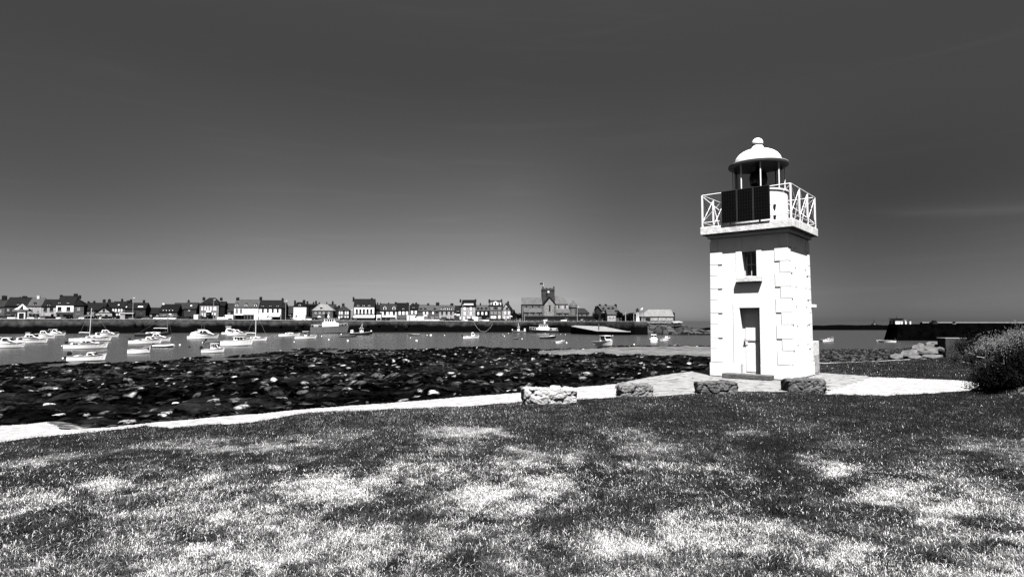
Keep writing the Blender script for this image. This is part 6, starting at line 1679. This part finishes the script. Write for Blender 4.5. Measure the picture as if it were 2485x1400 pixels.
# ---- mooring buoys
def buoy(px, py, r_px, label, m='gel'):
    c = at_z(px, py + r_px, WATER); r = r_px / FPX * c.y
    b = MB().ball((0, 0, r * .45), r, 12)
    o = b.build('mooring_buoy', M[m], None, (c.x, c.y, WATER), smooth=True)
    tag(o, label, 'buoy', 'mooring buoys')
    MB().cyl((0, 0, r * 1.4), (0, 0, r * 1.75), r * .18, n=6).build('ring', M['rubber'], o)
for px, py, r, lab, m in ((844, 825.5, 2.6, 'large white buoy in front of the dark skiff', 'gel'), (1011, 825.5, 2.7, 'large white buoy below the grey rowing boat', 'gel'), (1045.5, 812.5, 2.9, 'big white buoy between rowing boat and lone cabin boat', 'gel'), (1036.5, 813, 1.3, 'tiny white buoy touching the big one', 'gel'),
    (1079, 813, 1.3, 'tiny white buoy left of the lone cabin boat', 'gel'), (996, 819, 1.2, 'tiny white buoy just under the grey rowing boat', 'gel'), (798, 823.5, 2, 'white buoy right of the shade-top boat', 'gel'), (714, 829, 1.4, 'small white buoy below the wrapped-sail yacht', 'gel'), (780.5, 815.5, 1.4, 'small white buoy under the aground fishing boat', 'gel'),
    (436.5, 836, 2.2, 'white buoy between dinghy and rounded motor cruiser', 'gel'), (459.5, 840, 2.5, 'black buoy left of the stubby fishing boat', 'rubber'), (828, 810.5, 1.6, 'white buoy on the dark skiff stern', 'gel'), (1224, 815, 1.3, 'small white buoy under the slim balcony house', 'gel'), (1220.5, 811.5, 1, 'tinier white buoy just above another', 'gel'),
    (1267, 821.5, 1.5, 'small white buoy beside the dark punt', 'gel'), (1375, 831, 2, 'white buoy beside the small white tender', 'gel'), (1420, 809, 1.2, 'small white buoy below the slipway', 'gel'), (1487, 814, 1.2, 'small white buoy by the rounded quay head', 'gel'), (1539, 835, 2, 'white buoy between end-on boat and square wheelhouse boat', 'gel'),
    (1372, 811, .9, 'little white dot buoy right of the church trawler', 'gel'), (1361, 811, .9, 'little white dot buoy at the trawler stern', 'gel'), (1404, 809.5, .9, 'little white dot buoy before the slipway foot', 'gel'), (1234, 808, .9, 'little white dot buoy left of the rusty trawler', 'gel'), (1323, 808.5, .9, 'little white dot buoy under the trawler bow', 'gel')):
    buoy(px, py, r, lab, m)
# ==== end boats
# ==== begin right
# ------------------------------------------------------------------ the pier, the reef and the bank on the right
pier = thing('pier', 'long black stone pier ending in the sea with a pale walkway', 'pier', at_z(2152, 826.5, WATER))
po = pier.location.copy()
A0 = Vector((at_y(2152, 800, po.y).x + 2.6, po.y, 0)); A1 = Vector((A0.x + 175, po.y - 12, 0))
zt = at_y(2158, 786.5, po.y).z
b = MB(); dx = A1 - A0; nn = Vector((-dx.y, dx.x, 0)).normalized()
def pp(t, off, z): q = A0 + dx * t + nn * off - po; return (q.x, q.y, z - po.z)
bt = 1.2
b.add([pp(0, 0, WATER - 1), pp(1, 0, WATER - 1), pp(1, bt, zt), pp(0, bt, zt), pp(0, 7, WATER - 1), pp(1, 7, WATER - 1), pp(1, 6, zt), pp(0, 6, zt)], [(0, 1, 2, 3), (3, 2, 6, 7), (4, 0, 3, 7), (1, 5, 6, 2), (5, 4, 7, 6)])
for v in (0, 3, 4, 7): b.v[v] = (b.v[v][0] + (1.3 if v in (3, 7) else 0), b.v[v][1], b.v[v][2])
b.build('pier_wall', M['pier'], pier)
b = MB(); zp = zt + .30
q = [pp(.055, 4.4, zt + .003), pp(1, 4.4, zt + .003), pp(1, 5.6, zt + .003), pp(.055, 5.6, zt + .003)]
b.add([(x, y, z) for x, y, z in q] + [(x, y, zp - po.z) for x, y, z in q], [(3, 2, 1, 0), (4, 5, 6, 7), (0, 1, 5, 4), (2, 3, 7, 6), (1, 2, 6, 5), (3, 0, 4, 7)]); b.m(1)
q2 = [(x, y, zp - po.z + .003) for x, y, z in q]; b.add(q2 + [(x, y, z + .26) for x, y, z in q2], [(4, 5, 6, 7), (0, 1, 5, 4), (3, 0, 4, 7), (1, 2, 6, 5), (2, 3, 7, 6)])
b.build('parapet', [M['pier'], M['pier_cap']], pier)
def on_pier(px, off=3.0):
    d = ray(px, 780); o = Vector((0, 0, EYE)); p0 = A0 + nn * off
    t = (p0 - o).dot(nn) / d.dot(nn); p = o + d * t; p.z = zt; return p
p = on_pier(2176)
hut = thing('pier_hut', 'small white hut with dark flat roof on the pier head', 'hut', p)
wq = 17 / FPX * p.y / 2; hq = at_y(2176, 774.5, p.y).z - zt
MB().box(-wq, wq, -1, 1.2, -.02, hq).build('wall', M['frame_bright'], hut)
MB().prism([(-wq - .35, hq + .002), (wq + .35, hq + .002), (wq + .1, hq + .25), (-wq - .1, hq + .25)], -1.3, 1.5).build('roof', M['w_dark'], hut)
MB().cyl((0, 0, hq + .25), (0, 0, hq + .85), .06, n=6).build('finial', M['black'], hut)
MB().box(.25 * wq, .55 * wq, -1.05, -1.003, .02, 1.2).build('doorway', M['w_light'], hut)
MB().box(-wq - .75, -wq - .003, -.4, .6, 0, hq * .75).build('side_screen', M['black'], hut)
for px, t, lab in ((2197, 778, 'short white post close to the pier hut'), (2208, 777, 'white post with dark lamp on the pier')):
    p = on_pier(px); h = at_y(px, t, p.y).z - zt
    r_ = thing('pier_post', lab, 'post', p, 0, 'posts on the pier'); MB().box(-.2, .2, -.2, .2, 0, h * .75).build('post', M['frame_bright'], r_); MB().lathe([(.25, h * .751), (.25, h), (.1, h + .1)], 8).build('lamp', M['black'] if px > 2200 else M['gel_grey'], r_)
p = on_pier(2265, 3.4); h = at_y(2265, 777.5, p.y).z - zt
tr = thing('winch_cabin', 'dark boxy winch cabin halfway along the pier', 'winch', p); w_ = 5.5 / FPX * p.y
MB().box(-w_, w_, -.8, .8, 0, h * .55).build('base', M['hull_dark'], tr); MB().box(-w_ * .2, w_ * .75, -.6, .6, h * .551, h).build('cab', M['black'], tr)
p = on_pier(2315, 1.8); h = at_y(2315, 780.5, p.y).z - zt
bo = thing('bollard', 'mushroom bollard on the pier edge', 'bollard', p); MB().lathe([(.5, 0), (.3, h * .5), (.28, h * .75)], 10).build('stem', M['w_stone'], bo); MB().lathe([(.5, h * .751), (.55, h * .9), (.2, h)], 10).build('head', M['w_dark'], bo)

# the far black reef and its beacon
def reef():
    nx, ny = 160, 10; pxs = np.linspace(1640, 2230, nx); D0, D1 = 352, 430
    zt_ = np.interp(pxs, [1640, 1690, 1730, 1980, 2040, 2090, 2122, 2150, 2200, 2230], [-4.2, -3.2, -2.6, -1.2, -.9, -1.0, -.7, -1.1, -2, -4.2]) + .5 * (fbm(pxs * .05, pxs * 0 + 1, 201, 4) - .5)
    X = np.zeros((ny, nx)); Y = np.zeros((ny, nx)); Z = np.zeros((ny, nx))
    for j in range(ny):
        t = j / (ny - 1); Y[j] = D0 + (D1 - D0) * t; X[j] = (pxs - 1242.5) / FPX * Y[j]; Z[j] = WATER - .5 + (zt_ - WATER + .5) * math.sin(math.pi * min(1, t * 1.05)) ** .6
    ii = np.arange(nx * ny).reshape(ny, nx)
    tag(np_mesh('reef', np.stack([X, Y, Z], -1).reshape(-1, 3), np.stack([ii[:-1, :-1], ii[:-1, 1:], ii[1:, 1:], ii[1:, :-1]], -1).reshape(-1, 4), [M['pier']], smooth=True), kind='structure')
reef()
p = at_y(2121.5, 788, 390); bc = thing('reef_beacon', 'tiny dark beacon tower on the far reef', 'beacon', (p.x, p.y, -1.4))
zt2 = at_y(2121, 783, 390).z + 1.4; MB().lathe([(2.4, 0), (1.6, zt2 * .45), (1.1, zt2 * .8), (1.3, zt2 * .82), (.1, zt2)], 12).build('tower', M['black'], bc); MB().cyl((0, 0, zt2), (0, 0, zt2 + 2), .15, n=5).build('topmark', M['black'], bc)

# granite outcrop beside the grass: separate tilted slabs
def slab_mesh(p, w, d_, th, seed, m, tilt, roll, ang):
    rg = random.Random(seed); n = 11
    out = []
    for i in range(n):
        a = 2 * math.pi * i / n + rg.uniform(-.16, .16); r_ = rg.uniform(.72, 1.05); out.append((w * r_ * math.cos(a), d_ * r_ * math.sin(a)))
    rings = [(1.0, -th), (1.03, -th * .15), (.93, .0), (.6, th * .10), (.25, th * .16)]
    vs = []
    for k, (s_, z) in enumerate(rings):
        for x, y in out: vs.append((x * s_, y * s_, z + (rg.uniform(-.25, .25) * th if 0 < k else 0)))
    fs = [(k * n + i, k * n + (i + 1) % n, (k + 1) * n + (i + 1) % n, (k + 1) * n + i) for k in range(len(rings) - 1) for i in range(n)]
    fs.append(tuple((len(rings) - 1) * n + i for i in range(n))); fs.append(tuple(range(n - 1, -1, -1)))
    o = MB().add(vs, fs).build('granite_slab', m, None, p)
    o.rotation_euler = (tilt, roll, ang)
    bevel(o, .012, 1)
    return o
M['granite_slab'] = mat('outcrop_granite', 0.105, 0.9, 0.45, 5, 0.9, 14, spec=.05)
for px, py, w, d_, th, tl, rl, an, seed, lab in ((2250, 849, 40, .40, .22, .42, -.10, .1, 5, 'largest pale granite slab of the outcrop by the grass'), (2207, 855, 30, .34, .18, .35, -.30, .2, 8, 'tilted pale slab sloping down to the shore stones'), (2265, 834, 26, .25, .16, .40, -.22, .1, 11, 'upper pale slab at the outcrop crest'),
        (2228, 840, 22, .22, .13, .4, -.38, .3, 14, 'narrow pale slab under the crest'), (2176, 863, 24, .25, .1, .3, -.22, .1, 17, 'low pale slab at the shoreward foot of the outcrop'), (2288, 845, 14, .2, .12, .3, .25, -.1, 20, 'small pale slab next to the concrete block'), (2262, 863, 34, .26, .09, .25, -.05, .02, 23, 'long flat pale rock along the grass edge'), (2222, 865, 22, .22, .08, .25, -.1, .1, 26, 'thin pale slab in the grass at the outcrop foot'), (2284, 829, 14, .16, .1, .4, -.1, .1, 29, 'small pale peak rock topping the outcrop')):
    D = 27.2 - (py - 845) * .06; p = at_y(px, py, D)
    tag(slab_mesh(p, w / FPX * D * .80, d_, th, seed, M['granite_slab'], tl, rl, an), lab, 'rock', 'granite slabs of the outcrop')
p = at_y(2236, 862, 28.0); tag(rock_mesh('outcrop_base', (p.x, p.y, -.40), 1.35, .9, .85, 31, mat('outcrop_shadow_rock', .004, .95, .5, 3, .6, 9, spec=0), None, -.25, flat=.65, rough=.35), 'broken rock under the pale granite slabs, painted dark as their shadow', 'rock')  # near-black colour paints the shadow in the gaps between the slabs

# concrete block
pa, pb_ = at_y(2296, 861, 27.0), at_y(2347, 861, 27.0); z0 = pa.z; h = at_y(2320, 821, 27.0).z - z0
cb = thing('concrete_block', 'square grey concrete block with pale top edge beside the bank', 'block', ((pa.x + pb_.x) / 2, 27.0, z0)); w_ = (pb_.x - pa.x) / 2
bevel(MB().box(-w_, w_, 0, .55, -1.2, h - .03).build('block', M['concrete'], cb), .03); bevel(MB().box(-w_ - .01, w_ + .01, -.015, .57, h - .028, h + .02).build('cap', M['concrete_cap'], cb), .01)

# bank plants
def gz(x, y): return float(land_z(np.array([x]), np.array([y]))[0])
def shrub(label, px, py, D, rx, ry, h, n, size, m, seed, name='shrub', asp=.3, twigs=14, top=None):
    p = at_y(px, py, D); z = min(gz(p.x, D), p.z + .3)
    r = thing(name, label, 'shrub', (p.x, D, z), 0, 'shrubs on the sandy bank')
    def fn(rg, n):
        out = []
        for i in range(n):
            a = rg.uniform(0, 2 * np.pi); q = math.sqrt(rg.random()); zz = rg.random() ** .75
            k = math.sqrt(max(.05, 1 - .75 * zz ** 2)); lump = (1 + .30 * math.sin(a * 3 + seed) + .24 * math.sin(a * 7 + zz * 6 + seed)) * (1 + .45 * rg.random() ** 7)
            out.append(np.array([rx * q * k * lump * math.cos(a), ry * q * k * lump * math.sin(a), h * zz * (1 + .22 * math.sin(a * 5 + seed + q * 4)) * (1 + .5 * rg.random() ** 9)]))
        return out
    leaf_cloud(n, fn, size, seed, asp).build('foliage', M[m], r)
    b = MB(); rg = random.Random(seed)
    for k in range(twigs):
        a = rg.uniform(0, 6.28); l = rg.uniform(.6, 1.05); e = (rx * .9 * l * math.cos(a), ry * .9 * l * math.sin(a), h * rg.uniform(.5, 1.1)); mid = (e[0] * .45, e[1] * .45, e[2] * .6)
        b.tube([(0, 0, -.1), mid, e], .011, 4)
    b.build('stems', M['bark'], r)
    return r
shrub('big black bush hanging over the sandy bank', 2475, 925, 13.2, .68, .6, .56, 15000, .030, 'leaf_dark', 3)
shrub('black bush spilling down towards the sand patch', 2410, 948, 13.9, .42, .4, .44, 7000, .028, 'leaf_dark', 5)
shrub('dark bush at the frame edge above the sandy bank', 2560, 905, 13.0, .8, .7, .55, 8000, .032, 'leaf_dark', 6)
shrub('grey-green scrub behind the black bush', 2450, 872, 16.5, .8, .5, .34, 6000, .03, 'leaf_mid', 7)
shrub('grey-green scrub beside the concrete block', 2378, 856, 22, .6, .5, .42, 4500, .035, 'leaf_mid', 8)
shrub('pale feathery tamarisk standing against the black pier', 2415, 838, 24, 1.0, .7, .72, 9500, .045, 'leaf_pale', 9, asp=.16)
shrub('pale feathery tamarisk at the frame edge', 2478, 836, 23, .9, .7, .68, 8000, .045, 'leaf_pale', 10, asp=.16)
shrub('dark low scrub under the pale tamarisks', 2435, 852, 21, 1.2, .5, .30, 5500, .035, 'leaf_dark', 12)
shrub('dark scrub filling the gap between concrete block and tamarisk', 2368, 850, 25, .9, .6, .78, 5500, .04, 'leaf_dark', 13)
b = MB(); rg = random.Random(5); p0 = at_y(2425, 905, 13.4)
for k in range(48):
    a = Vector((rg.uniform(-.5, .6), rg.uniform(-.3, .3), rg.uniform(-.1, .35))); e = a + Vector((rg.uniform(-.45, -.1), rg.uniform(-.35, -.1), rg.uniform(.15, .5)))
    b.tube([tuple(a), tuple((a + e) / 2 + Vector((0, 0, .05))), tuple(e)], .0065, 3)
tag(b.build('dead_stalks', M['straw'], None, p0), 'bunch of dry pale stalks sticking out of the black bush', 'dry plant')

# prominent bare stones of the weedy foreshore
M['shore_dk'] = mat('bare_shore_stone', .055, .9, .6, 3, 1.0, 9, spec=0); M['shore_lt'] = mat('bleached_shore_stone', .17, .9, .5, 3, 1.0, 9, spec=0)
def shore_at(px, py):
    z = -2.0
    for _ in range(12):
        q = at_z(px, py, z); z = float(ground_fields(np.array([q.x]), np.array([q.y]))[0][0]); z = max(-3.7, min(-.2, z))
    return at_z(px, py, z)
for px, py, w, h, seed, m, lab in ((914, 915, 30, 22, 2, 'granite_dk', 'pale rounded boulder standing in the middle of the weed'), (738, 953, 28, 18, 5, 'granite_dk', 'grey blocky stone halfway between path and shore'), (569, 971, 27, 13, 7, 'granite_dk', 'bright flat stone close to the white path'), (121, 945, 44, 17, 9, 'granite_dk', 'broad grey rock low in the weed at the far end'),
        (530, 982, 22, 8, 12, 'granite_dk', 'long flat pale stone beside the white path'), (226, 966, 24, 13, 13, 'granite_dk', 'jagged grey stone near the wide end of the path'), (66, 917, 30, 7, 15, 'granite_lt', 'bright low ledge near the shore at the far end'), (210, 1009, 14, 13, 17, 'granite_lt', 'upright white stone on the path verge'), (310, 1024, 32, 14, 19, 'granite_lt', 'sloping white stone touching the path edge'),
        (345, 893, 46, 10, 21, 'granite_dk', 'wide grey rock at the water edge under the dinghy'), (655, 890, 10, 6, 25, 'granite_dk', 'small pale stone in black weed'), (1276, 896, 20, 7, 27, 'granite_dk', 'pale flat stone in the weed near the block on the path'), (1562, 893, 8, 9, 29, 'granite_lt', 'small bright upright stone short of the lighthouse')):
    q = shore_at(px, py); s_ = w / FPX * q.y / 2
    tag(rock_mesh('shore_boulder', (q.x, q.y, q.z), s_, s_ * .8, h / FPX * q.y * .62, seed, M['shore_' + m[-2:]], None, seed * .7, 44, 20, .5, .6), lab, 'boulder', 'bare boulders among the seaweed')
# ==== end right
